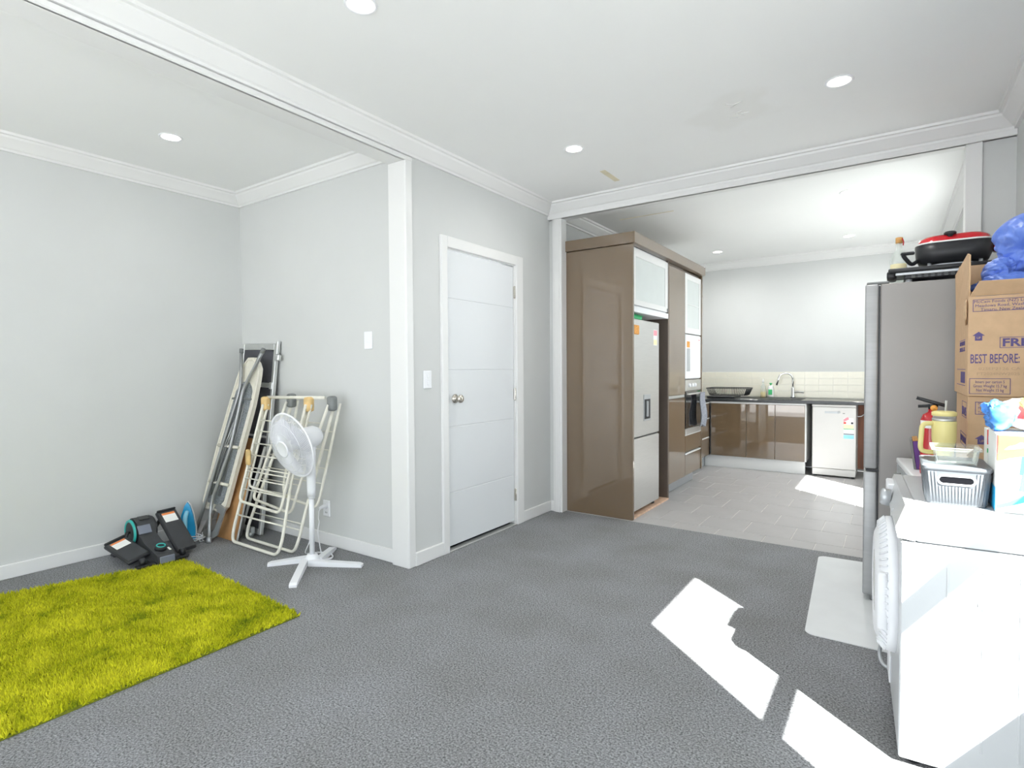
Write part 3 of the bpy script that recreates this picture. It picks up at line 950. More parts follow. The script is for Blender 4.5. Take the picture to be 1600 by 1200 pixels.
# ================================================================== ALCOVE CORNER
# ---- dark folding table leaning on the end wall
ux = Vector((.474, 0, -.012)).normalized()
uy = Vector((.066, .135, 1.395)).normalized()
xf = basis((-4.225, 2.255, .022), ux, uy)     # x along width, y up the board, z towards the room (-Y)
bt = thing('folding_table', 'dark folding table with aluminium frame leaning in the alcove corner', 'table', (-4.0, 2.25, 0))
Wd, Hd = .452, 1.395
obj('panel', MB().box((.02, .02, -.012), (Wd - .02, Hd - .02, .002), 0, xf), PANELDARK, bt)
fm = MB()
fm.box((0, 0, -.018), (.026, Hd, .01), .003, xf).box((Wd - .03, 0, -.018), (Wd, Hd, .01), .003, xf)
obj('frame_rail', fm, ALU, bt)
obj('frame_rail', MB().box((.026, Hd - .045, -.018), (Wd - .03, Hd, .009), .003, xf), ALU, bt)
obj('frame_rail', MB().box((.026, 0, -.018), (Wd - .03, .04, .009), .003, xf), ALU, bt)
obj('cross_bar', MB().box((.026, 1.070, -.01), (Wd - .03, 1.105, .012), .003, xf), ALU, bt)
obj('cross_bar', MB().box((.026, .70, -.01), (Wd - .03, .715, .008), .002, xf), ALU, bt)
obj('hinge_bracket', MB().box((Wd - .04, 1.06, .009), (Wd - .004, 1.11, .018), .003, xf), ALU, bt)
obj('corner_latch', MB().box((Wd - .004, Hd - .08, -.01), (Wd + .022, Hd + .02, .016), .004, xf).box((Wd + .004, Hd - .125, -.008), (Wd + .052, Hd - .08, .022), .006, xf), ALU, bt)
obj('castor', MB().lathe([(.02, -.012), (.022, 0), (.02, .012)], 14, axis_xf((-3.82, 2.205, .0235), (1, .2, 0))).box((-3.835, 2.195, .03), (-3.80, 2.225, .075), .004), SILVER, bt)
obj('folded_leg', MB().tube([(-3.845, 2.13, .012), (-3.70, 2.255, .66)], .011, 8), ALU, bt)

# ---- brown hardboard
xb = Vector((1, .01, 0)).normalized()
yb_ = Vector((.082, .175, .69)).normalized()
xf = basis((-4.095, 2.075, .002), xb, yb_)
hbd = thing('hardboard_sheet', 'brown hardboard sheet with a silver edge leaning behind the ironing board', 'board', (-3.95, 2.05, 0))
obj('sheet', MB().box((0, 0, -.006), (.300, .73, 0), .001, xf), HARDBOARD, hbd)
obj('edge_strip', MB().box((.300, 0, -.009), (.310, .73, .002), .001, xf), ALU, hbd)

# ---- ironing board
ib = thing('ironing_board', 'folded ironing board standing upright, underside showing, in the corner', 'ironing board', (-4.02, 2.02, 0))


def ibp(u, v, dz=0.0):
    """u across (-1..1 of the half width), v along the board from tail to nose, dz out of the underside."""
    z = .185 + 1.115 * v
    zs = (.185, .22, .65, .95, 1.153, 1.246, 1.30)
    xs = (-4.085, -4.085, -4.0, -3.932, -3.895, -3.885, -3.897)
    hs = (.155, .160, .165, .158, .138, .118, .105)
    x = float(np.interp(z, zs, xs))
    hw = float(np.interp(z, zs, hs))
    return Vector((x + u * hw, 2.055 + .18 * z - dz, z))


def ib_outline(scale, v0, v1, dz):
    L, Rr = [], []
    n = 26
    for i in range(n + 1):
        v = v0 + (v1 - v0) * i / n
        e = 1.0
        if i == 0:
            e = .74
        if i == n:
            e = .35
        if i == n - 1:
            e = .78
        L.append(ibp(-scale * e, v, dz))
        Rr.append(ibp(scale * e, v, dz))
    return Rr + L[::-1]


def slab(outer0, outer1):
    n = len(outer0)
    return MB().add(list(outer0) + list(outer1), [tuple(range(n)), tuple(range(2 * n - 1, n - 1, -1))] + [(i, n + i, n + (i + 1) % n, (i + 1) % n) for i in range(n)])


obj('pad', slab(ib_outline(1.0, 0, 1, -.012), ib_outline(1.0, 0, 1, .016)), LINEN, ib)
obj('mesh_deck', slab(ib_outline(.72, .045, .84, .010), ib_outline(.72, .045, .84, .020)), MESHGREY, ib)
obj('rim_tube', MB().tube(ib_outline(.96, .01, .985, .016), .009, 8, closed=True), LINEN, ib)
for v in (.18, .42):
    obj('cross_strap', MB().tube([ibp(-.8, v, .026), ibp(.8, v, .026)], .013, 4), LINEN, ib)
obj('cross_strap', MB().tube([ibp(-.8, .73, .024), ibp(.8, .73, .024)], .008, 5), GREY_PL, ib)
for du in (-.02, .10):
    obj('centre_rib', MB().tube([ibp(.25 + du, .1, .022), ibp(.25 + du, .70, .022)], .005, 5), TUBEGREY, ib)
obj('leg', MB().tube(fillet([(-3.985, 2.253, 1.352), (-3.924, 2.209, 1.107), (-3.936, 2.193, 1.014), (-4.054, 2.121, .617), (-4.160, 2.04, .193), (-4.232, 2.008, .001)], .05), .0125, 10), TUBEGREY, ib)
obj('leg', MB().tube(fillet([(-3.705, 2.253, 1.349), (-3.766, 2.234, 1.245), (-3.884, 2.203, 1.071), (-3.933, 2.127, .649), (-4.050, 2.05, .275), (-4.050, 2.035, .185), (-3.945, 1.968, .001)], .05), .0125, 10), TUBEGREY, ib)
obj('leg_cap', MB().tube([(-3.981, 2.250, 1.335), (-3.986, 2.254, 1.365)], .015, 10), GREY_PL, ib)
obj('leg_cap', MB().tube([(-3.715, 2.250, 1.330), (-3.700, 2.255, 1.36)], .015, 10), GREY_PL, ib)
obj('leg_cap', MB().tube([(-3.962, 1.979, .030), (-3.944, 1.967, .0005)], .017, 10), SILVER, ib)
obj('leg_brace', MB().tube([(-3.928, 2.21, 1.11), (-3.87, 2.212, 1.11)], .004, 6), TUBEGREY, ib)
obj('lock_rod', MB().tube([ibp(.1, .66, .03), ibp(-.15, .45, .035), ibp(-.45, .1, .03)], .006, 6), TUBEGREY, ib)
obj('lock_rod', MB().tube([ibp(.25, .66, .03), ibp(.0, .45, .035), ibp(-.35, .1, .03)], .006, 6), TUBEGREY, ib)
# iron rest: folded grey steel tray at the tail
tr = MB()
o_ = [(-4.15, 2.005, .015), (-3.965, 1.985, .012), (-3.90, 2.0, .05), (-3.875, 2.05, .23), (-4.08, 2.09, .25), (-4.16, 2.06, .10)]
i_ = [(-4.10, 2.02, .06), (-3.985, 2.003, .055), (-3.965, 2.015, .08), (-3.945, 2.05, .185), (-4.05, 2.07, .195), (-4.09, 2.05, .11)]
n = 6
off = Vector((.0, .010, .0))
tr.add([Vector(p) for p in o_ + i_] + [Vector(p) + off for p in o_ + i_],
       [(i, (i + 1) % n, n + (i + 1) % n, n + i) for i in range(n)] + [(2 * n + n + i, 2 * n + n + (i + 1) % n, 2 * n + (i + 1) % n, 2 * n + i) for i in range(n)]
       + [(i, 2 * n + i, 2 * n + (i + 1) % n, (i + 1) % n) for i in range(n)] + [(n + (i + 1) % n, 3 * n + (i + 1) % n, 3 * n + i, n + i) for i in range(n)])
obj('iron_rest', tr, TUBEGREY, ib)

# ---- clothes airer
ca = thing('clothes_airer', 'folded cream wire clothes airer leaning on the alcove end wall', 'clothes airer', (-3.45, 2.1, 0))
U1 = [(-3.638, 2.226, .975), (-3.792, 2.062, .10), (-3.80, 2.056, .014), (-3.26, 2.052, .014), (-3.225, 2.066, .10), (-3.226, 2.14, .475), (-3.150, 2.226, .981)]
W1_ = [(-3.622, 2.195, .968), (-3.750, 2.082, .30), (-3.25, 2.072, .285), (-3.222, 2.115, .5), (-3.137, 2.197, .982)]
U2 = [(-3.440, 2.309, .995), (-3.776, 2.160, .10), (-3.79, 2.152, .014), (-3.22, 2.150, .014), (-3.19, 2.165, .10), (-3.155, 2.209, .329), (-2.99, 2.308, .986)]
W2_ = [(-3.455, 2.268, .989), (-3.725, 2.168, .30), (-3.26, 2.158, .262), (-3.20, 2.191, .472), (-3.00, 2.267, .981)]
U3 = [(-3.425, 2.335, .995), (-3.50, 2.26, .40), (-3.48, 2.255, .33), (-3.13, 2.255, .30), (-3.10, 2.262, .36), (-2.97, 2.335, .986)]
obj('leg_frame', MB().tube(fillet(U1, .05), .0105, 10), CREAM, ca)
obj('wing_frame', MB().tube(fillet(W1_, .05), .0095, 10), CREAM, ca)
obj('leg_frame', MB().tube(fillet(U2, .05), .0105, 10), CREAM, ca)
obj('wing_frame', MB().tube(fillet(W2_, .05), .0095, 10), CREAM, ca)
obj('wing_frame', MB().tube(fillet(U3, .05), .009, 10), CREAM, ca)
W3_ = [(-3.610, 2.225, .968), (-3.705, 2.125, .40), (-3.235, 2.12, .375), (-3.20, 2.145, .55), (-3.118, 2.225, .981)]
obj('wing_frame', MB().tube(fillet(W3_, .05), .008, 10), CREAM, ca)


def lerp_path(P, z, first=True):
    """point at height z on the first (or last) leg of a polyline."""
    P = [Vector(p) for p in P]
    rng = range(len(P) - 1) if first else range(len(P) - 2, -1, -1)
    for i in rng:
        a, b = P[i], P[i + 1]
        if min(a.z, b.z) - 1e-6 <= z <= max(a.z, b.z) + 1e-6 and abs(a.z - b.z) > .02:
            return a + (b - a) * (z - a.z) / (b.z - a.z)
    return None


for z in (.86, .785, .70, .62, .535, .51, .46, .385):
    a, b = lerp_path(W1_, z), lerp_path(W1_, z, False)
    obj('wire', MB().tube([a, b], .0045, 6), CREAM, ca)
for z in (.86, .78, .70, .62, .53, .45, .375):
    a, b = lerp_path(W2_, z), lerp_path(W2_, z, False)
    obj('wire', MB().tube([a, b], .0032, 6), CREAM, ca)
for z in (.80, .68, .56, .46):
    a, b = lerp_path(U3, z), lerp_path(U3, z, False)
    obj('wire', MB().tube([a, b], .003, 6), CREAM, ca)
for U, z in ((U1, .20), (U2, .20), (U2, .16)):
    a, b = lerp_path(U, z), lerp_path(U, z, False)
    obj('cross_rod', MB().tube([a, b], .006 if U is U1 else .004, 8), CREAM, ca)
obj('top_bar', MB().tube([(-3.632, 2.236, 1.016), (-3.02, 2.252, 1.026)], .0105, 10), CREAM, ca)
for (x, y, z), m_, nm in (((-3.634, 2.226, 1.0), YELLOWED, 'amber yellowed joint'), ((-3.146, 2.228, 1.008), YELLOWED, 'amber yellowed joint'),
                          ((-3.443, 2.30, 1.022), GREY_PL, 'dark grey joint'), ((-2.992, 2.292, 1.015), GREY_PL, 'dark grey joint')):
    obj('hinge_joint', MB().box((x - .030, y - .030, z - .075), (x + .030, y + .024, z + .022), .018, seg=3), m_, ca, label=nm)
obj('hinge_joint', MB().box((-3.70, 2.10, .55), (-3.655, 2.125, .66), .012, seg=2), YELLOWED, ca, label='amber yellowed joint')

# ---- pedestal fan
fn = thing('pedestal_fan', 'white pedestal fan with round cage and cross base in front of the airer', 'fan', (-2.983, 2.117, 0))
fc = Vector((-2.983, 2.117, 0))
for ex, ey in ((-3.137, 1.907), (-2.691, 2.284), (-2.701, 1.84), (-3.13, 2.34)):
    dv = Vector((ex, ey, 0)) - fc
    L = dv.length
    xf = basis((fc.x, fc.y, .006), dv, (-dv.y, dv.x, 0))
    obj('base_arm', MB().prism([(0.0, 0), (L, 0), (L, .014), (L - .02, .022), (.04, .034), (0, .034)], .042, basis(Vector((fc.x, fc.y, .001)) + Vector((dv.y, -dv.x, 0)).normalized() * .021, dv, (0, 0, 1)) if False else basis(Vector((fc.x, fc.y, .001)) + Vector((dv.y, -dv.x, 0)).normalized() * .021, dv, (0, 0, 1))), WHITE_PL, fn)
obj('base_hub', MB().lathe([(.045, .002), (.045, .03), (.036, .045), (.03, .06), (.0, .06)], 20, T(fc.x, fc.y, 0)), WHITE_PL, fn)
ptop = Vector((-2.922, 2.075, .751))
pd = ptop - Vector((fc.x, fc.y, .04))
pb = Vector((fc.x, fc.y, .04))
obj('pole', MB().tube([pb, pb + pd * .60], .0155, 14), WHITE_PL, fn)
obj('pole', MB().tube([pb + pd * .55, pb + pd * .60, pb + pd * .66, pb + pd * .85, ptop + pd * .02], .024, 14, r2=.029), WHITE_PL, fn)
obj('collar', MB().tube([pb + pd * .53, pb + pd * .57], .022, 14), WHITE_PL, fn)
nrm = Vector((-.02, -.955, -.265)).normalized()
hub = Vector((-2.948, 1.964, .758))
HX = axis_xf(hub, nrm) @ Matrix.Scale(.965, 4)
obj('motor_housing', MB().lathe([(0, -.205), (.045, -.20), (.066, -.17), (.072, -.12), (.070, -.06), (.05, -.045), (0, -.045)], 24, HX), WHITE_PL, fn)
obj('neck', MB().tube([ptop + Vector((0, 0, -.03)), hub - nrm * .12 + Vector((0, 0, -.03))], .034, 12), WHITE_PL, fn)


def grille(sign, nr, depth):
    g = MB()
    R = .205
    for k in range(nr):
        a = 2 * PI * k / nr
        pts = []
        for i in range(7):
            t = i / 6
            rr = .052 + (R - .052) * t
            zz = sign * depth * (1 - t ** 3)
            an = a + .5 * t * sign
            pts.append(HX @ Vector((rr * math.cos(an), rr * math.sin(an), zz)))
        g.tube(pts, .0013, 4, caps=False)
    for rr in (.10, .155):
        t = (rr - .052) / (R - .052)
        zz = sign * depth * (1 - t ** 3)
        g.tube([HX @ Vector((rr * math.cos(2 * PI * k / 48), rr * math.sin(2 * PI * k / 48), zz)) for k in range(48)], .0015, 4, closed=True)
    return g


obj('front_grille', grille(1, 110, .062), WHITE_PL, fn)
obj('rear_grille', grille(-1, 80, .055), WHITE_PL, fn)
obj('grille_rim', MB().tube([HX @ Vector((.206 * math.cos(2 * PI * k / 64), .206 * math.sin(2 * PI * k / 64), 0)) for k in range(64)], .006, 8, closed=True), WHITE_PL, fn)
obj('centre_cap', MB().lathe([(.052, .058), (.055, .066), (.048, .070), (.045, .068), (0, .070)], 28, HX), WHITE_PL, fn)
bh = obj('blade_hub', MB().lathe([(.03, -.045), (.034, -.02), (.030, .025), (0, .035)], 20, HX), WHITE_PL, fn)
for k in range(3):
    v, f_ = [], []
    for s in (0, 1):
        for i in range(9):
            for j in range(9):
                t, q = i / 8, j / 8 - .5
                rr = .03 + .15 * t
                wdt = (.9 + .55 * math.sin(PI * min(1, t * 1.1) * .85))
                a = k * 2 * PI / 3 + .4 + q * wdt + .25 * t
                z = -.004 + q * .045 + s * .002
                v.append(HX @ Vector((rr * math.cos(a), rr * math.sin(a), z)))
    for s in (0, 1):
        for i in range(8):
            for j in range(8):
                a = s * 81 + i * 9 + j
                f_.append((a, a + 9, a + 10, a + 1) if s else (a + 1, a + 10, a + 9, a))
    obj('blade', MB().add(v, f_, True), BLADE, fn)
cd = [(-3.215, 2.385, .27), (-3.20, 2.33, .262), (-3.10, 2.25, .23), (-3.02, 2.20, .235), (-3.0, 2.17, .19), (-3.0, 2.19, .06), (-2.99, 2.20, .008)]
for k in range(20):
    a = -.6 + 2 * PI * 1.6 * k / 19
    cd.append((-3.03 + (.085 + .01 * math.sin(k)) * math.cos(a), 2.22 + .055 * math.sin(a), .006 + .0004 * k))
cd += [(-3.10, 2.14, .03), (-3.05, 2.15, .12), (-3.01, 2.14, .30), (-3.005, 2.135, .40)]
obj('power_cord', MB().tube(fillet(cd, .03, 3), .0032, 6), WHITE_PL, fn)
obj('plug', MB().tube([(-3.213, 2.399, .271), (-3.213, 2.37, .271), (-3.205, 2.34, .268)], .017, 12, r2=.008), WHITE_PL, fn)

# ---- under-desk elliptical stepper
sp = thing('elliptical_stepper', 'black under-desk elliptical stepper with teal wheel on the rug edge', 'exercise machine', (-3.95, 1.59, 0))
prof = [(-3.70, .012), (-3.715, .062), (-3.74, .072), (-3.90, .115)]
for k in range(13):
    a = -.1 + (PI + .5) * k / 12
    prof.append((-4.06 + .088 * math.cos(a), .163 + .088 * math.sin(a)))
prof += [(-4.17, .05), (-4.17, .012)]
obj('body_shell', MB().prism(prof, .100, basis((0, 1.645, 0), (1, 0, 0), (0, 0, 1)), True), DARKGREY, sp)
obj('front_panel', MB().box((-3.712, 1.553, .018), (-3.698, 1.637, .060), .003), GREYBLUE, sp)
obj('upper_panel', MB().box((-.03, -.038, 0), (.03, .038, .006), .003, Matrix.Translation((-3.975, 1.578, .185)) @ Matrix.Rotation(1.0, 4, 'Y')), GREYBLUE, sp)
w_ = obj('flywheel', MB().lathe([(.080, 0), (.082, .012), (.07, .018), (0, .020)], 32, axis_xf((-4.06, 1.545, .163), (0, -1, 0))), BLACK_PL, sp)
obj('teal_ring', MB().lathe([(.064, .017), (.066, .022), (.080, .020), (.082, .012)], 40, axis_xf((-4.06, 1.545, .163), (0, -1, 0)), cap=False), TEAL, w_, label='teal ring on the flywheel')
obj('flywheel', MB().lathe([(.080, 0), (.082, .012), (.07, .018), (0, .020)], 32, axis_xf((-4.06, 1.645, .163), (0, 1, 0))), BLACK_PL, sp)
k_ = obj('tension_dial', MB().lathe([(.034, 0), (.034, .018), (.030, .026), (0, .026)], 24, Matrix.Translation((-3.795, 1.595, .084)) @ Matrix.Rotation(.25, 4, 'Y')), BLACK_PL, sp)
obj('teal_ring', MB().lathe([(.020, .026), (.021, .030), (.026, .030), (.027, .026)], 24, Matrix.Translation((-3.795, 1.595, .084)) @ Matrix.Rotation(.25, 4, 'Y'), cap=False), TEAL, k_, label='teal ring on the dial')
obj('warning_sticker', MB().box((-.012, -.006, 0), (.025, .006, .0012), 0, Matrix.Translation((-3.78, 1.636, .0835)) @ Matrix.Rotation(.25, 4, 'Y')), PAPER, sp)
obj('display', MB().box((-.022, -.03, 0), (.022, .03, .004), .002, Matrix.Translation((-4.03, 1.595, .2475)) @ Matrix.Rotation(.35, 4, 'Y')), BLACK_GL, sp)
obj('base_bar', MB().box((-3.78, 1.44, .0095), (-3.73, 1.74, .026), .006), BLACK_PL, sp)
obj('base_bar', MB().box((-4.19, 1.46, .001), (-4.14, 1.73, .022), .006), BLACK_PL, sp)
for corners, nm in ((((-4.05, 1.368, .128), (-4.05, 1.502, .158), (-3.80, 1.545, .085), (-3.80, 1.415, .058)), 'left'),
                    (((-4.06, 1.675, .275), (-4.055, 1.812, .268), (-3.80, 1.825, .045), (-3.80, 1.70, .045)), 'right')):
    a, b, c, d_ = (Vector(p) for p in corners)
    xd = ((d_ + c) - (a + b)).normalized()
    yd = ((b + c) - (a + d_))
    L, Wp = ((d_ + c) - (a + b)).length / 2, yd.length / 2
    xf = basis((a + b + c + d_) / 4, xd, yd)
    pe = obj('pedal', MB().box((-L / 2, -Wp / 2, -.034), (L / 2, Wp / 2, -.008), .014, xf, seg=2), BLACK_PL, sp)
    obj('tread', MB().box((-L / 2 + .016, -Wp / 2 + .010, -.010), (L / 2 - .010, Wp / 2 - .010, -.003), .003, xf), DARKGREY, pe)
    obj('heel_stop', MB().box((-L / 2, -Wp / 2 + .006, -.012), (-L / 2 + .014, Wp / 2 - .006, .006), .005, xf), BLACK_PL, pe)
    obj('safety_label', MB().box((-L / 2 + .03, -Wp / 2 + .025, -.003), (-L / 2 + .105, Wp / 2 - .025, -.0022), 0, xf), PAPER, pe)
    obj('label_band', MB().box((-L / 2 + .03, -Wp / 2 + .025, -.0022), (-L / 2 + .046, Wp / 2 - .025, -.0018), 0, xf), ORANGEPRINT, pe)
    rs = -1 if nm == 'left' else 1
    cpt = (a + b + c + d_) / 4 - (xf.to_3x3() @ Vector((0, 0, 1))) * .03
    obj('crank_arm', MB().tube([(-4.06, 1.595 + rs * .06, .163), (-4.06, 1.595 + rs * .085, .163), xf @ Vector((-L * .38, -rs * Wp * .3, -.035))], .012, 8), BLACK_PL, sp)
    obj('roller', MB().lathe([(.020, -.013), (.022, 0), (.020, .013)], 16, axis_xf((-3.765, 1.595 + rs * .115, .045), (0, 1, 0))), BLACK_PL, sp)

# ---- iron standing on its heel by the left wall
ir = thing('clothes_iron', 'blue clothes iron standing on its heel beside the stepper', 'iron', (-4.15, 1.93, 0))
xf = basis((-4.13, 1.915, .004), (.62, .78, 0), (-.10, .05, .99))
sole = [(-.058, .0), (.058, 0), (.056, .09), (.040, .18), (.018, .25), (0, .275), (-.018, .25), (-.040, .18), (-.056, .09)]
obj('soleplate', MB().prism(sole, .008, xf @ T(0, 0, -.008)), STEEL, ir)
obj('body', MB().prism([(x * .93, y * .97) for x, y in sole], .032, xf), BLUEPRINT, ir)
obj('side_band', MB().prism([(x * .96, y * .985) for x, y in sole], .010, xf), PAPER, ir)
obj('handle', MB().tube(fillet([xf @ Vector((0, .03, .03)), xf @ Vector((0, .04, .085)), xf @ Vector((0, .17, .08)), xf @ Vector((0, .20, .03))], .03), .014, 10), CYANPRINT, ir)
cd = [(-4.11, 1.925, .03), (-4.06, 1.95, .05)]
for k in range(34):
    a = 2 * PI * 3.3 * k / 33
    cd.append((-4.055 + (.055 + .018 * math.sin(k * 1.7)) * math.cos(a), 1.935 + (.042 + .012 * math.cos(k * 2.1)) * math.sin(a), .008 + .0013 * k))
obj('power_cord', MB().tube(cd, .0038, 6), WHITE_PL, ir)

# ---- lime shag rug
rc = [Vector((-2.385, 1.615, 0)), Vector((-3.66, 1.69, 0)), Vector((-4.12, .25, 0)), Vector((-4.25 + .02, -.35, 0)), Vector((-2.385, -.35, 0))]


def inside(px, py):
    ok = np.ones(px.shape, bool)
    n = len(rc)
    for i in range(n):
        a, b = rc[i], rc[(i + 1) % n]
        ok &= ((b.x - a.x) * (py - a.y) - (b.y - a.y) * (px - a.x)) > 0
    # dented where the stepper stands on its edge
    ok &= ~((px < -3.705) & (px > -3.80) & (py > 1.42) & (py < 1.76))
    ok &= ~((px < -3.70) & (py > 1.50))
    return ok


rg = solo('shag_rug', MB().prism([(p.x, p.y) for p in rc], .008, T(0, 0, .001)), RUGBASE, 'lime green shag rug lying on the grey carpet', 'rug')
rng = np.random.default_rng(3)
N = 130000
px = rng.uniform(-4.25, -2.37, N)
py = rng.uniform(-.35, 1.71, N)
k = inside(px, py)
px, py = px[k], py[k]
n = len(px)
h = rng.uniform(.014, .036, n)
an = rng.uniform(0, 2 * PI, n)
ln = rng.uniform(.002, .020, n)
la = rng.uniform(0, 2 * PI, n) * .8 + 2.5 + 1.5 * np.sin(px * 4 + py * 3)
wd = rng.uniform(.0030, .0062, n)
V = np.zeros((n, 4, 3), np.float32)
for q in range(3):
    V[:, q, 0] = px + wd * np.cos(an + q * 2 * PI / 3)
    V[:, q, 1] = py + wd * np.sin(an + q * 2 * PI / 3)
    V[:, q, 2] = .006
V[:, 3, 0] = px + ln * np.cos(la)
V[:, 3, 1] = py + ln * np.sin(la)
V[:, 3, 2] = h
base_i = (np.arange(n) * 4)[:, None]
tri = np.concatenate([base_i + np.array([0, 1, 3]), base_i + np.array([1, 2, 3]), base_i + np.array([2, 0, 3])], 1).reshape(-1)
me = bpy.data.meshes.new('pile')
me.vertices.add(n * 4)
me.vertices.foreach_set('co', V.reshape(-1))
me.loops.add(len(tri))
me.loops.foreach_set('vertex_index', tri.astype(np.int32))
me.polygons.add(n * 3)
me.polygons.foreach_set('loop_start', np.arange(0, n * 9, 3, dtype=np.int32))
me.polygons.foreach_set('loop_total', np.full(n * 3, 3, dtype=np.int32))
me.update()
me.validate()
at_ = me.attributes.new('tuft', 'FLOAT', 'POINT')
sh_ = np.repeat(rng.uniform(.62, 1.18, n).astype(np.float32), 4)
at_.data.foreach_set('value', sh_)
pl = obj('pile', me, RUG, rg)
pl['kind'] = 'stuff'

# ================================================================== RIGHT-HAND APPLIANCES
# ---- floor mat
mo = []
for cx_, cy_, a0 in ((.46, 3.98, 0), (-.345, 3.955, .5 * PI), (-.285, 2.83, PI), (.46, 2.83, 1.5 * PI)):
    for k in range(7):
        a = a0 + .5 * PI * k / 6
        mo.append((cx_ + .045 * math.cos(a), cy_ + .045 * math.sin(a)))
solo('floor_mat', MB().prism(mo, .003, T(0, 0, .0008)), MATW, 'white vinyl mat under the steel fridge on the carpet', 'mat')

# ---- steel fridge
ff = thing('fridge', 'tall steel fridge freezer with grey side standing next to the washing machine row', 'fridge', (.2, 3.66, .004))
obj('body', MB().box((-.066, 3.362, .045), (.50, 3.955, 1.618), .006), FRIDGE_SIDE, ff)
d = obj('door', MB().box((-.131, 3.364, .682), (-.073, 3.953, 1.620), .008, seg=2), STEEL_DK, ff)
obj('top_hinge', MB().box((-.125, 3.372, 1.619), (-.03, 3.41, 1.632), .004), GREY_PL, ff)
obj('gasket', MB().box((-.074, 3.372, .05), (-.066, 3.945, 1.61)), BLACK_PL, ff)
obj('freezer_door', MB().box((-.131, 3.364, .03), (-.073, 3.953, .668), .008, seg=2), STEEL_DK, ff)
obj('hinge_bracket', MB().box((-.12, 3.366, .6685), (-.064, 3.42, .6815), .002), BLACK_PL, ff)
obj('base_grille', MB().box((-.10, 3.372, .008), (-.03, 3.945, .030), .003), GREY_PL, ff)
for x in (-.07, .45):
    for y in (3.40, 3.92):
        obj('foot', MB().lathe([(.018, .004), (.02, .02), (.012, .022), (.012, .048)], 14, T(x, y, 0)), BLACK_PL, ff)

# ---- washing machine
wa = math.radians(3.0)
wm_ = thing('washing_machine', 'white front-loading washing machine nearest the camera, sunlit on its side', 'washing machine', (-.002, 2.016, 0), wa)
# local: x into the room's right wall, y along the front away from the camera
obj('body', MB().box((.02, 0, .022), (.495, .56, .680), .004), WASHW, wm_, True)
obj('top_lid', MB().box((.055, -.003, .683), (.497, .563, .790), .008, seg=2), WASHW, wm_, True)
cp = obj('control_panel', MB().prism([(.012, .690), (.055, .684), (.055, .790), (.030, .790), (.006, .72)], .563, basis((0, .562, 0), (1, 0, 0), (0, 0, 1))), WASHW, wm_, True)
obj('program_dial', MB().lathe([(.030, 0), (.029, .024), (.024, .030), (0, .030)], 24, axis_xf((.010, .36, .737), (-1, 0, .1))), SILVER, cp)
obj('button', MB().lathe([(.010, 0), (.009, .006), (0, .006)], 14, axis_xf((.012, .20, .725), (-1, 0, .1))), SILVER, cp)
obj('detergent_drawer', MB().box((.004, .42, .70), (.03, .55, .775), .004), WHITE_PL, cp)
dd = obj('door_ring', MB().lathe([(.225, 0), (.222, .026), (.20, .046), (.165, .060), (.150, .062), (.135, .052), (0, .045)], 48, axis_xf((.022, .285, .460), (-1, 0, 0))), WHITE_PL, wm_, True)
rb = MB()
for k in range(60):
    a = 2 * PI * k / 60
    c, s = math.cos(a), math.sin(a)
    rb.tube([(.022 - .030, .285 + .221 * c, .460 + .221 * s), (.022 - .050, .285 + .200 * c, .460 + .200 * s)], .0035, 5)
obj('grip_ribs', rb, WHITE_PL, dd)
obj('door_handle', MB().box((-.035, .07, .37), (-.008, .10, .55), .008, seg=2), WHITE_PL, dd)
obj('door_glass', MB().lathe([(.134, .053), (.10, .060), (0, .064)], 40, axis_xf((.022, .285, .460), (-1, 0, 0))), TUMBLERG, dd)
obj('filter_flap', MB().box((.014, .40, .05), (.021, .53, .15), .003), WHITE_PL, wm_, True)
for x in (.13, .21, .29, .37):
    obj('pressed_rib', MB().box((x, -.0018, .10), (x + .005, .001, .62), .0008), WASHW, wm_, True)
obj('pressed_rib', MB().tube([(.30 + .10 * math.cos(PI - PI * k / 16), .0005, .52 + .10 * math.sin(PI - PI * k / 16)) for k in range(17)], .002, 6), WASHW, wm_, True)
for x in (.06, .45):
    for y in (.05, .51):
        obj('foot', MB().lathe([(.02, .0005), (.022, .015), (.012, .017), (.012, .024)], 14, T(x, y, 0)), BLACK_PL, wm_, True)
solo('drain_hose', MB().tube(fillet([(.0, 2.63, .18), (-.035, 2.66, .10), (-.045, 2.67, .04), (-.03, 2.63, .010), (.03, 2.625, .009)], .03), .007, 8), SILVER, 'grey hose looping out on the floor behind the washing machine', 'hose')

# ---- second machine
dm_ = thing('tumble_dryer', 'white tumble dryer between the washing machine and the steel fridge', 'dryer', (.068, 2.665, 0), math.radians(6))
obj('body', MB().box((.02, 0, .004), (.44, .585, .735), .004), WHITE_APP, dm_, True)
obj('top_lid', MB().box((0, -.002, .738), (.44, .587, .765), .006, seg=2), WHITE_APP, dm_, True)
obj('control_panel', MB().box((.002, .0, .64), (.02, .585, .735), .003), SILVER, dm_, True)
obj('dial', MB().lathe([(.024, 0), (.023, .018), (0, .019)], 18, axis_xf((.003, .44, .69), (-1, 0, 0))), GREY_PL, dm_, True)
obj('door', MB().lathe([(.19, 0), (.185, .018), (.14, .028), (0, .028)], 40, axis_xf((.02, .29, .36), (-1, 0, 0))), WHITE_PL, dm_, True)

# ---- storage basket with its lid
bk = thing('storage_basket', 'grey ribbed plastic basket with a handle slot on the washing machine', 'basket', (.155, 2.19, .791))
bx = MB()


def rrect(cx, cy, hx, hy, r, n=5):
    o = []
    for sx, sy, a0 in ((1, 1, 0), (-1, 1, .5 * PI), (-1, -1, PI), (1, -1, 1.5 * PI)):
        for k in range(n + 1):
            a = a0 + .5 * PI * k / n
            o.append((cx + sx * (hx - r) + r * math.cos(a), cy + sy * (hy - r) + r * math.sin(a)))
    return o


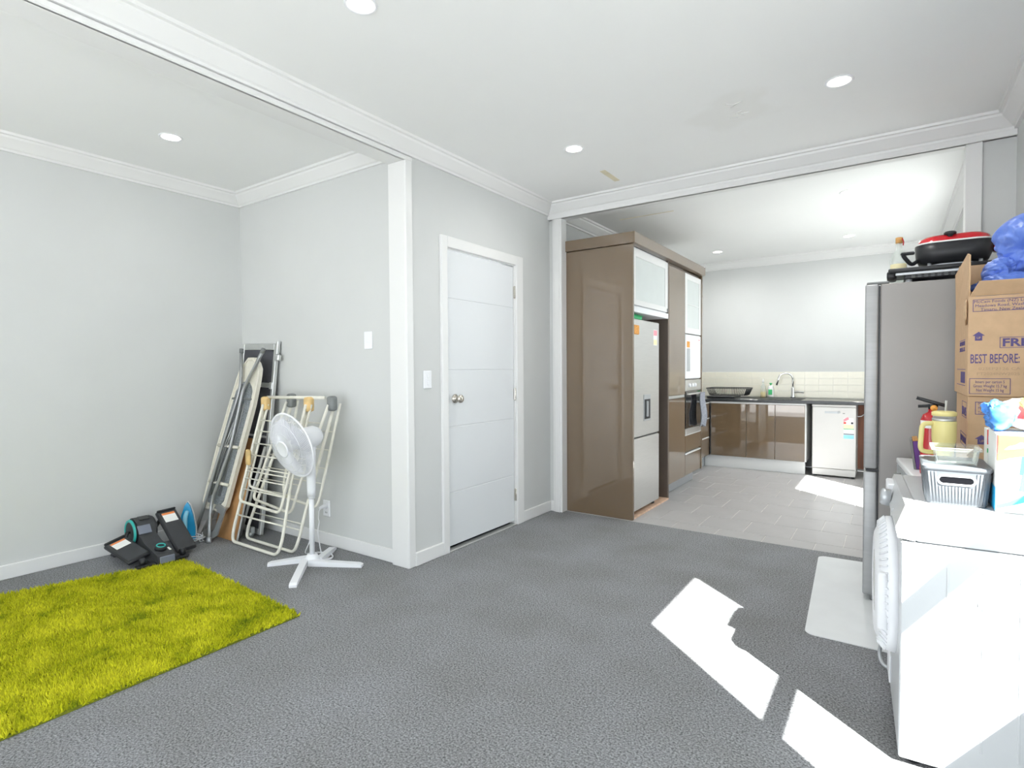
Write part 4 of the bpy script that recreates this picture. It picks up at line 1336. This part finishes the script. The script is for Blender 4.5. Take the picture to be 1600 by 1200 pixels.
def loft(rings, closed_bottom=True, closed_top=False, smooth=False):
    vs, fs = [], []
    n = len(rings[0])
    for rg_ in rings:
        vs += list(rg_)
    for i in range(len(rings) - 1):
        for k in range(n):
            l = (k + 1) % n
            fs.append((i * n + k, i * n + l, (i + 1) * n + l, (i + 1) * n + k))
    if closed_bottom:
        fs.append(tuple(range(n - 1, -1, -1)))
    if closed_top:
        o = (len(rings) - 1) * n
        fs.append(tuple(o + k for k in range(n)))
    return vs, fs, smooth


bcx, bcy = .150, 2.190


def ring(hx, hy, z, r=.014):
    return [(x, y, z) for x, y in rrect(bcx, bcy, hx, hy, r)]


bx.add(*loft([ring(.070, .105, .7915), ring(.079, .117, .893), ring(.075, .113, .893), ring(.066, .101, .797)], True, True))
obj('tub', bx, BASKETGREY, bk)
# vertical flutes on the four sides, leaving room for the slot on the front
for side in range(4):
    cnt = 17 if side % 2 == 0 else 22
    fm = MB()
    for i in range(cnt):
        t = -1 + 2 * (i + .5) / cnt
        if side in (0, 2):
            s = -1 if side == 0 else 1
            p0 = (bcx + t * .062, bcy + s * .1055, .797)
            p1 = (bcx + t * .070, bcy + s * .1165, .888)
            if side == 0 and abs(t) < .62:
                zc = .846
                q = (p0[0] + (p1[0] - p0[0]) * .5, p0[1] + (p1[1] - p0[1]) * .52, zc)
                fm.tube([p0, q], .0026, 5)
                continue
        else:
            s = -1 if side == 3 else 1
            p0 = (bcx + s * .0705, bcy + t * .095, .797)
            p1 = (bcx + s * .0785, bcy + t * .105, .888)
        fm.tube([p0, p1], .0026, 5)
    obj('fluting', fm, BASKETGREY, bk)
# slot: raised oval collar and black plate for the shade inside the opening
tilt = math.atan2(.012, .10)
sx_ = basis((bcx, 2.0795, .866), (1, 0, 0), (0, -.115, 1))
ov_ = []
for k in range(28):
    a = 2 * PI * k / 28
    ov_.append((math.copysign(.030, math.cos(a)) + .013 * math.cos(a), .013 * math.sin(a)))
obj('slot_shade', MB().prism([(x * .92, y * .80) for x, y in ov_], .004, sx_), SHADE_BLACK, bk)
obj('slot_collar', MB().tube([sx_ @ Vector((x, y, .003)) for x, y in ov_], .0035, 6, closed=True), WHITE_PL, bk)
obj('lid', MB().add(*loft([ring(.080, .119, .8935), ring(.0825, .121, .8975), ring(.0825, .121, .904), ring(.078, .116, .9065)], True, True)), BASKETGREY, bk)
# ---- glass container on the lid
gc = thing('glass_container', 'clear glass food container with a flat rim on the basket lid', 'container', (.152, 2.16, .907))
gcx, gcy = .152, 2.165


def gring(hx, hy, z, r=.012):
    return [(x, y, z) for x, y in rrect(gcx, gcy, hx, hy, r)]


obj('bowl', MB().add(*loft([gring(.048, .06, .908), gring(.054, .066, .95), gring(.051, .063, .95), gring(.045, .057, .912)], True, True, True)), GLASS, gc)
obj('rim', MB().add(*loft([gring(.054, .066, .948), gring(.060, .072, .950), gring(.060, .072, .957), gring(.052, .064, .958), gring(.051, .063, .95)], False, False)), GLASS, gc)

# ---- washing powder box and small box
pw = thing('washing_powder_box', 'large white washing powder box with rainbow print on the washing machine', 'box', (.36, 2.15, .791))
obj('carton', MB().box((.235, 2.052, .791), (.50, 2.215, 1.012), .002), PAPER, pw)
obj('top_flap', MB().box((.233, 2.050, 1.0125), (.50, 2.217, 1.0145)), PAPER, pw)
yfr = 2.0515


def blob(pts, m, nm, dz=0):
    obj(nm, MB().prism(pts, .0008, basis((0, yfr - dz, 0), (1, 0, 0), (0, 0, 1))), m, pw)


blob([(.240, .955), (.50, .945), (.50, 1.005), (.240, 1.008)], YELPRINT, 'printed_band')
blob([(.238, .935), (.262, .945), (.29, .952), (.33, .962), (.33, .978), (.28, .968), (.25, .958), (.238, .955)], ORANGEPRINT, 'printed_band', .0003)
blob([(.252, .968), (.262, .978), (.275, .982), (.285, .99), (.296, .988), (.290, .975), (.27, .970)], PAPER, 'printed_band', .0006)
blob([(.285, .90), (.30, .90), (.50, .90), (.50, .955), (.29, .955)], GREENPRINT, 'printed_band', .0002)
blob([(.285, .855), (.50, .86), (.50, .905), (.292, .905)], AQUA, 'printed_band', .0004)
blob([(.238, .812), (.262, .822), (.285, .838), (.30, .850), (.50, .875), (.50, .862), (.31, .832), (.28, .818), (.25, .806), (.238, .802)], AQUA, 'printed_band', .0006)
blob([(.236, .936), (.2375, .938), (.240, 1.008), (.236, 1.008)], REDPRINT, 'printed_band', .0008)
blob([(.30, .965), (.50, .965), (.50, .99), (.30, .985)], REDPRINT, 'printed_band', .0009)
obj('side_flap', MB().box((.2335, 2.055, .795), (.235, 2.21, .86)), BLUEPRINT, pw, label='blue printed side strip')
db_ = thing('detergent_box', 'small white and red detergent carton behind the rainbow powder box', 'box', (.262, 2.40, .791))
obj('carton', MB().box((.250, 2.38, .791), (.292, 2.46, .995), .001), PAPER, db_)
obj('printed_band', MB().box((.2497, 2.3795, .945), (.280, 2.381, .994)), REDPRINT, db_)
obj('printed_band', MB().box((.252, 2.379, .950), (.270, 2.3805, .974)), BLUEPRINT, db_)
obj('printed_band', MB().box((.2497, 2.3795, .918), (.275, 2.381, .932)), GREENPRINT, db_)
obj('printed_band', MB().box((.254, 2.3795, .872), (.268, 2.381, .892)), REDPRINT, db_)


# ---- crumpled bags
def crumple(mb, c, r, seed, amp, sub=5, sharp=True, squash=None, freq=1.0):
    bm = bmesh.new()
    bmesh.ops.create_icosphere(bm, subdivisions=sub, radius=1)
    sv = Vector((seed * 3.1, seed * 1.7, seed * .9))
    rr_ = random.Random(seed)
    planes = []
    for q in range(int(34 * freq)):
        nv = Vector((rr_.gauss(0, 1), rr_.gauss(0, 1), rr_.gauss(0, 1))).normalized()
        planes.append((nv, rr_.uniform(-.9, .9), rr_.uniform(-.55, .55)))
    for v in bm.verts:
        p = v.co.normalized()
        d = 1 + .55 * amp * noise.noise(p * 1.3 * freq + sv)
        w_p = p + Vector((noise.noise(p * 3 + sv), noise.noise(p * 3 - sv), noise.noise(p * 3.3 + sv * 2))) * .12
        for nv, cc, aa in planes:
            d += amp * aa * (abs(nv.dot(w_p) - cc) - .6)
        st = Vector((w_p.x * 2.4 + w_p.z * 1.1, w_p.y * .9, w_p.z * 3.4 - w_p.x * .8)) * freq
        d += amp * .75 * (.28 - abs(noise.noise(st + sv)))
        st = Vector((w_p.x * 1.6 - w_p.z * 3, w_p.y * 3.4, w_p.z * 2.2 + w_p.x * 3.1)) * 1.5 * freq
        d += amp * .42 * (.28 - abs(noise.noise(st - sv)))
        d = max(.45, min(1.45, d))
        v.co = Vector((c[0] + p.x * r[0] * d, c[1] + p.y * r[1] * d, c[2] + p.z * r[2] * d))
        if squash is not None:
            v.co.z = max(v.co.z, squash)
    bm.verts.index_update()
    mb.add([v.co for v in bm.verts], [[v.index for v in fc.verts] for fc in bm.faces], True)
    bm.free()
    return mb


# ---- two cartons beside the fridge
YB1, YB2 = 2.70, 3.20
cb = thing('cardboard_box', 'brown cardboard carton under the open carton on the dryer', 'box', (.37, 2.95, .766), 0, 'cardboard cartons stacked on the dryer')
obj('carton', MB().box((.227, YB1 + .01, .766), (.50, YB2 - .02, 1.088), .002), CARD, cb)
y = YB1 + .0102
pr = frame_rect(MB(), .248, .37, 1.020, 1.068, y, .0022)
obj('printed_outline', pr, INK, cb)
text('McCain Foods (NZ) Limited\nMeadows Road, Washdyke\nTimaru, New Zealand', .0165, (.256, y - .0002, 1.055), (1, 0, 0), (0, 0, 1), INK, cb, .118)


def house(mb, x, z, y, s):
    """upward arrow mark shaped like a little house."""
    mb.prism([(x - s * .32, z), (x + s * .32, z), (x + s * .32, z + s * .55), (x + s * .55, z + s * .55), (x, z + s), (x - s * .55, z + s * .55), (x - s * .32, z + s * .55)], .001, basis((0, y, 0), (1, 0, 0), (0, 0, 1)))


m_ = MB()
house(m_, .268, .908, y, .036)
hm = obj('up_arrow_mark', m_, INK, cb)
text('UP', .013, (.262, y - .0012, .916), (1, 0, 0), (0, 0, 1), CARD, cb, .012)
m_ = MB()
for (ya, yb2, za, zb) in ((2.76, 2.93, 1.0, 1.062), (2.76, 2.98, .885, .935)):
    t_ = .002
    m_.box((.2262, ya, za), (.2270, yb2, za + t_)).box((.2262, ya, zb - t_), (.2270, yb2, zb)).box((.2262, ya, za), (.2270, ya + .004, zb)).box((.2262, yb2 - .004, za), (.2270, yb2, zb))
obj('printed_outline', m_, INK, cb)
text('400-015', .048, (.2264, 2.925, 1.008), (0, -1, 0), (0, 0, 1), INK, cb, .155)
text('KEEP FROZEN', .036, (.2264, 2.97, .898), (0, -1, 0), (0, 0, 1), INK, cb, .20)

ub = thing('cardboard_box', 'open brown cardboard carton with raised flaps on top of another carton', 'box', (.37, 2.95, 1.089), 0, 'cardboard cartons stacked on the dryer')
X0 = .2235
obj('carton', MB().box((X0, YB1, 1.0895), (X0 + .006, YB2 + .05, 1.462)).box((X0 + .006, YB1, 1.0895), (.505, YB1 + .006, 1.462))
    .box((X0 + .006, YB2 + .044, 1.0895), (.505, YB2 + .05, 1.462)).box((.499, YB1 + .006, 1.0895), (.505, YB2 + .044, 1.462))
    .box((X0 + .006, YB1 + .006, 1.0895), (.499, YB2 + .044, 1.096)), CARD, ub)
obj('side_flap', MB().add([(X0, 2.705, 1.4625), (X0, 3.24, 1.4625), (X0 - .004, 3.235, 1.615), (X0 - .002, 2.74, 1.630), (X0, 2.70, 1.618)]
                          + [(X0 + .005, 2.705, 1.4625), (X0 + .005, 3.24, 1.4625), (X0 + .001, 3.235, 1.615), (X0 + .003, 2.74, 1.630), (X0 + .005, 2.70, 1.618)],
                          [(0, 1, 2, 3, 4), (9, 8, 7, 6, 5), (0, 5, 6, 1), (1, 6, 7, 2), (2, 7, 8, 3), (3, 8, 9, 4), (4, 9, 5, 0)]), CARD, ub)
obj('rear_flap', MB().box((X0 + .01, YB2 + .044, 1.463), (.50, YB2 + .049, 1.655)), CARD, ub)
obj('front_flap', MB().add([(.228, 2.70, 1.463), (.505, 2.70, 1.463), (.505, 2.655, 1.508), (.250, 2.655, 1.511)] + [(.228, 2.704, 1.466), (.505, 2.704, 1.466), (.505, 2.659, 1.511), (.250, 2.659, 1.514)],
                           [(0, 1, 2, 3), (7, 6, 5, 4), (0, 4, 5, 1), (1, 5, 6, 2), (2, 6, 7, 3), (3, 7, 4, 0)]), CARD, ub)
tm = MB()
crumple(tm, (X0 - .003, 2.755, 1.405), (.005, .05, .055), 5, .35, 3)
obj('torn_corner', tm, CARD_IN, ub, label='torn peeled cardboard patch')
y = YB1 - .0001
obj('printed_outline', frame_rect(MB(), .236, .44, 1.405, 1.450, y, .0018), INK, ub)
text('McCain Foods (NZ) Limited\nMeadows Road, Washdyke\nTimaru, New Zealand', .0148, (.327, y - .0002, 1.4365), (1, 0, 0), (0, 0, 1), INK, ub, .175, align='CENTER')
m_ = MB()
house(m_, .254, 1.297, y, .033)
obj('up_arrow_mark', m_, INK, ub)
text('UP', .012, (.2485, y - .0012, 1.303), (1, 0, 0), (0, 0, 1), CARD, ub, .011)
obj('printed_outline', frame_rect(MB(), .314, .48, 1.268, 1.308, y, .0018), INK, ub)
text('FREEZE', .040, (.320, y - .0002, 1.2745), (1, 0, 0), (0, 0, 1), INK, ub, .15, bold=.0012)
text('BEST BEFORE:', .048, (.230, y - .0002, 1.213), (1, 0, 0), (0, 0, 1), INK, ub, .138, bold=.0004)
text('02SEP2126 CA 1042', .015, (.255, y - .0002, 1.187), (1, 0, 0), (0, 0, 1), INKFAINT, ub, .16)
text('PT2024NW2025 1642', .015, (.250, y - .0002, 1.168), (1, 0, 0), (0, 0, 1), INKFAINT, ub, .16)
obj('printed_outline', frame_rect(MB(), .229, .346, 1.098, 1.156, y, .0018), INK, ub)
text('Inners per carton 5\nGross Weight 15.7 kg\nNet Weight 15 kg', .0155, (.288, y - .0002, 1.138), (1, 0, 0), (0, 0, 1), INK, ub, .095, align='CENTER')
m_ = MB()
for z in (1.262, 1.305):
    m_.box((X0 - .0008, 2.80, z), (X0, 3.02, z + .0025))
obj('printed_outline', m_, INK, ub)
text('KEEP FROZEN\nSTORE AT -18', .024, (X0 - .0005, 3.01, 1.285), (0, -1, 0), (0, 0, 1), INK, ub, .20)
m_ = MB()
yy = 2.79
while yy < 2.96:
    wv = random.uniform(.002, .008)
    m_.box((X0 - .0008, yy, 1.135), (X0, yy + wv, 1.180))
    yy += wv + random.uniform(.002, .006)
m_.box((X0 - .0008, 2.78, 1.188), (X0, 3.12, 1.1905)).box((X0 - .0008, 2.78, 1.125), (X0, 3.12, 1.1275))
obj('barcode', m_, INK, ub)

# ---- tarpaulin in the open carton
tp = MB()
crumple(tp, (.435, 2.90, 1.650), (.098, .14, .098), 2, .34, 5, freq=1.25)
crumple(tp, (.335, 2.84, 1.515), (.095, .11, .048), 7, .36, 5, freq=1.3)
crumple(tp, (.345, 2.88, 1.575), (.055, .10, .05), 9, .30, 5)
solo('tarpaulin', tp, TARP, 'crumpled blue plastic tarpaulin bulging out of the open carton', 'tarpaulin')

# ---- printed plastic bag lying on the powder box
pb_ = thing('plastic_bag', 'blue and white printed plastic bag lying on the powder box', 'bag', (.32, 2.11, 1.016))
bb = MB()
crumple(bb, (.335, 2.135, 1.061), (.085, .075, .048), 4, .16, 5, squash=1.0155)
obj('bag', bb, PAPER, pb_)
be = MB()
crumple(be, (.240, 2.118, 1.063), (.031, .05, .034), 11, .5, 5, freq=1.6, squash=1.0155)
obj('gathered_end', be, BAGBLUE, pb_, label='gathered blue end of the bag')
for (cx_, rx, mm) in ((.287, .010, REDPRINT), (.300, .010, YELPRINT), (.320, .009, GREENPRINT)):
    st_ = MB()
    vs, fs = [], []
    for i in range(19):
        a = PI * 1.05 - 1.5 * PI * i / 18 * .62
        for s in (-1, 1):
            xx = cx_ + s * rx * (.7 + .3 * math.sin(i * 1.3)) + .006 * math.sin(i * .7)
            dx = (xx - .335) / .085
            k_r = math.sqrt(max(.05, 1 - dx * dx)) * 1.10
            vs.append((xx, 2.135 + .076 * k_r * math.cos(a), max(1.018, 1.061 + .049 * k_r * math.sin(a))))
    for i in range(18):
        fs.append((2 * i, 2 * i + 1, 2 * i + 3, 2 * i + 2))
    obj('printed_stripe', st_.add(vs, fs, True), mm, pb_)

# ---- tumbler
tu = thing('tumbler', 'pale yellow tumbler with a big handle and clear straw before the cartons', 'tumbler', (.146, 2.6, .766))
tx, ty = .150, 2.60
obj('cup', MB().lathe([(0, .792), (.026, .792), (.028, .80), (.031, .90), (.037, .93), (.038, .995), (.036, 1.0)], 28, T(tx, ty, 0)), YELLOW, tu)
obj('steel_band', MB().lathe([(.036, 1.0), (.0365, 1.003), (.0365, 1.010), (.034, 1.010)], 28, T(tx, ty, 0)), STEEL, tu)
obj('clear_wall', MB().lathe([(.034, 1.01), (.036, 1.03), (.034, 1.03)], 28, T(tx, ty, 0)), TUMBLERG, tu)
obj('lid', MB().lathe([(.034, 1.018), (.038, 1.02), (.038, 1.032), (.030, 1.036), (0, 1.036)], 28, T(tx, ty, 0)), YELLOW, tu)
obj('handle', MB().tube(fillet([(tx - .030, ty - .01, .99), (.084, ty - .025, .99), (.078, ty - .025, .885), (tx - .028, ty - .01, .882)], .022), .0085, 10), YELLOW, tu)
obj('straw', MB().tube([(tx + .004, ty, 1.03), (tx + .006, ty + .005, 1.075)], .0035, 8), TUMBLERG, tu)

# ---- fire extinguisher
fe = thing('fire_extinguisher', 'small red fire extinguisher with black lever behind the yellow tumbler', 'fire extinguisher', (.118, 2.80, .766))
ex, ey = .122, 2.80
obj('cylinder', MB().lathe([(0, .767), (.036, .767), (.038, .775), (.038, .985), (.030, 1.008), (.014, 1.018), (.012, 1.03)], 24, T(ex, ey, 0)), RED, fe)
obj('label_sheet', MB().add([(ex + .0386 * math.cos(a), ey + .0386 * math.sin(a), z) for z in (.955, .985) for a in [PI + .3 + .25 * k for k in range(10)]],
                            [(k, k + 1, 10 + k + 1, 10 + k) for k in range(9)], True), PAPER, fe)
obj('valve', MB().tube([(ex, ey, 1.025), (ex, ey, 1.05)], .012, 12), BLACK_PL, fe)
obj('lever', MB().tube(fillet([(ex + .045, ey - .01, 1.045), (ex - .01, ey, 1.062), (ex - .05, ey, 1.075)], .02), .007, 8).tube([(ex + .02, ey, 1.045), (ex - .045, ey, 1.040)], .006, 8), BLACK_PL, fe)
obj('gauge', MB().lathe([(.012, 0), (.012, .006), (0, .006)], 16, axis_xf((ex + .006, ey - .012, 1.035), (0, -1, 0))), ORANGE, fe)

# ---- magazine / purple folder behind
pf = thing('file_box', 'purple and grey boxed file leaning next to the fridge side', 'file box', (.07, 2.98, .766))
obj('cover', MB().box((-.012, -.05, 0), (-.004, .05, .125), .001, T(.080, 2.95, .7665) @ Matrix.Rotation(-.12, 4, 'Y')), GREY_PL, pf)
obj('block', MB().box((-.003, -.048, 0), (.016, .048, .118), .001, T(.080, 2.95, .7675) @ Matrix.Rotation(-.12, 4, 'Y')), PURPLE, pf)
obj('top_edge', MB().box((-.003, -.048, .1185), (.016, .048, .130), .001, T(.080, 2.95, .7675) @ Matrix.Rotation(-.12, 4, 'Y')), CORK, pf)

# ---- on top of the steel fridge
gr = thing('electric_grill', 'flat black electric grill lying on top of the steel fridge', 'grill', (.18, 3.6, 1.62))
obj('base', MB().box((.03, 3.43, 1.640), (.42, 3.72, 1.672), .008, seg=2), BLACK_PL, gr)
obj('drip_rail', MB().box((-.005, 3.415, 1.659), (.43, 3.425, 1.674), .003), SILVER, gr)
obj('plate', MB().box((-.035, 3.41, 1.676), (.44, 3.74, 1.697), .007, seg=2), BLACK_PL, gr)
obj('side_grip', MB().box((-.042, 3.45, 1.650), (.0, 3.60, 1.690), .010, seg=2), BLACK_PL, gr)
vm = MB()
for k in range(13):
    vm.box((.06 + k * .026, 3.4275, 1.646), (.076 + k * .026, 3.4305, 1.650), .001).box((.06 + k * .026, 3.4275, 1.654), (.076 + k * .026, 3.4305, 1.658), .001)
obj('vent_slots', vm, GREY_PL, gr)
for x in (.05, .40):
    for y in (3.45, 3.70):
        obj('foot', MB().lathe([(.014, 1.6195), (.014, 1.641)], 12, T(x, y, 0)), SILVER, gr)

fp = thing('electric_frypan', 'black electric frying pan with red lid on top of the grill', 'frying pan', (.23, 3.55, 1.70))


def oval(cx, cy, hx, hy, z, r):
    return [(x, y, z) for x, y in rrect(cx, cy, hx, hy, r, 8)]


pcx, pcy = .232, 3.585
obj('pan', MB().add(*loft([oval(pcx, pcy, .110, .075, 1.716, .06), oval(pcx, pcy, .138, .098, 1.726, .075), oval(pcx, pcy, .151, .112, 1.76, .085), oval(pcx, pcy, .155, .115, 1.815, .085),
                           oval(pcx, pcy, .150, .110, 1.815, .082)], True, True, True)), BLACK_PL, fp)
obj('rim_band', MB().add(*loft([oval(pcx, pcy, .156, .116, 1.815, .086), oval(pcx, pcy, .157, .117, 1.822, .086), oval(pcx, pcy, .148, .108, 1.824, .08)], False, True)), PAPER, fp)
obj('lid', MB().add(*loft([oval(pcx, pcy, .147, .107, 1.824, .08), oval(pcx, pcy, .140, .100, 1.842, .075), oval(pcx, pcy, .12, .083, 1.855, .065), oval(pcx, pcy, .07, .04, 1.861, .035)], False, True, True)), RED, fp)
obj('lid_knob', MB().lathe([(.014, 1.840), (.012, 1.848), (.024, 1.852), (.026, 1.860), (.02, 1.866), (0, 1.867)], 20, T(.215, 3.495, 0)), BLACK_PL, fp)
obj('handle', MB().tube(fillet([(.09, 3.55, 1.745), (.062, 3.53, 1.722), (.030, 3.51, 1.765), (.024, 3.505, 1.785)], .02), .010, 8).box((.015, 3.49, 1.772), (.075, 3.52, 1.786), .005), BLACK_PL, fp)
obj('handle', MB().box((.385, 3.53, 1.755), (.42, 3.60, 1.80), .008, seg=2), RED, fp)
for x in (.135, .335):
    for y in (3.515, 3.655):
        obj('foot', MB().lathe([(.010, 1.6975), (.008, 1.722)], 12, T(x, y, 0)), SILVER, fp)
obj('heating_plate', MB().add(*loft([oval(pcx, pcy, .10, .07, 1.703, .06), oval(pcx, pcy, .10, .07, 1.716, .06)], True, True)), SILVER, fp)

sb = thing('glass_bottle', 'clear glass bottle with cork stopper standing behind the frying pan', 'bottle', (.008, 3.75, 1.62))
obj('bottle', MB().lathe([(0, 1.6195), (.038, 1.6195), (.040, 1.63), (.040, 1.79), (.034, 1.82), (.015, 1.85), (.012, 1.88), (.014, 1.885), (.014, 1.89)], 24, T(.010, 3.78, 0)), BOTTLEG, sb)
obj('stopper', MB().lathe([(.012, 1.885), (.017, 1.887), (.017, 1.918), (0, 1.919)], 18, T(.010, 3.78, 0)), CORK, sb)
obj('label', MB().add([(.010 + .0405 * math.cos(a), 3.78 + .0405 * math.sin(a), z) for z in (1.69, 1.77) for a in [PI + .1 + .25 * k for k in range(11)]],
                      [(k, k + 1, 11 + k + 1, 11 + k) for k in range(10)], True), PALEYEL, sb)
obj('beads', MB().tube([(.024, 3.765, 1.91), (.030, 3.76, 1.89), (.028, 3.762, 1.87)], .003, 6), RED, sb)
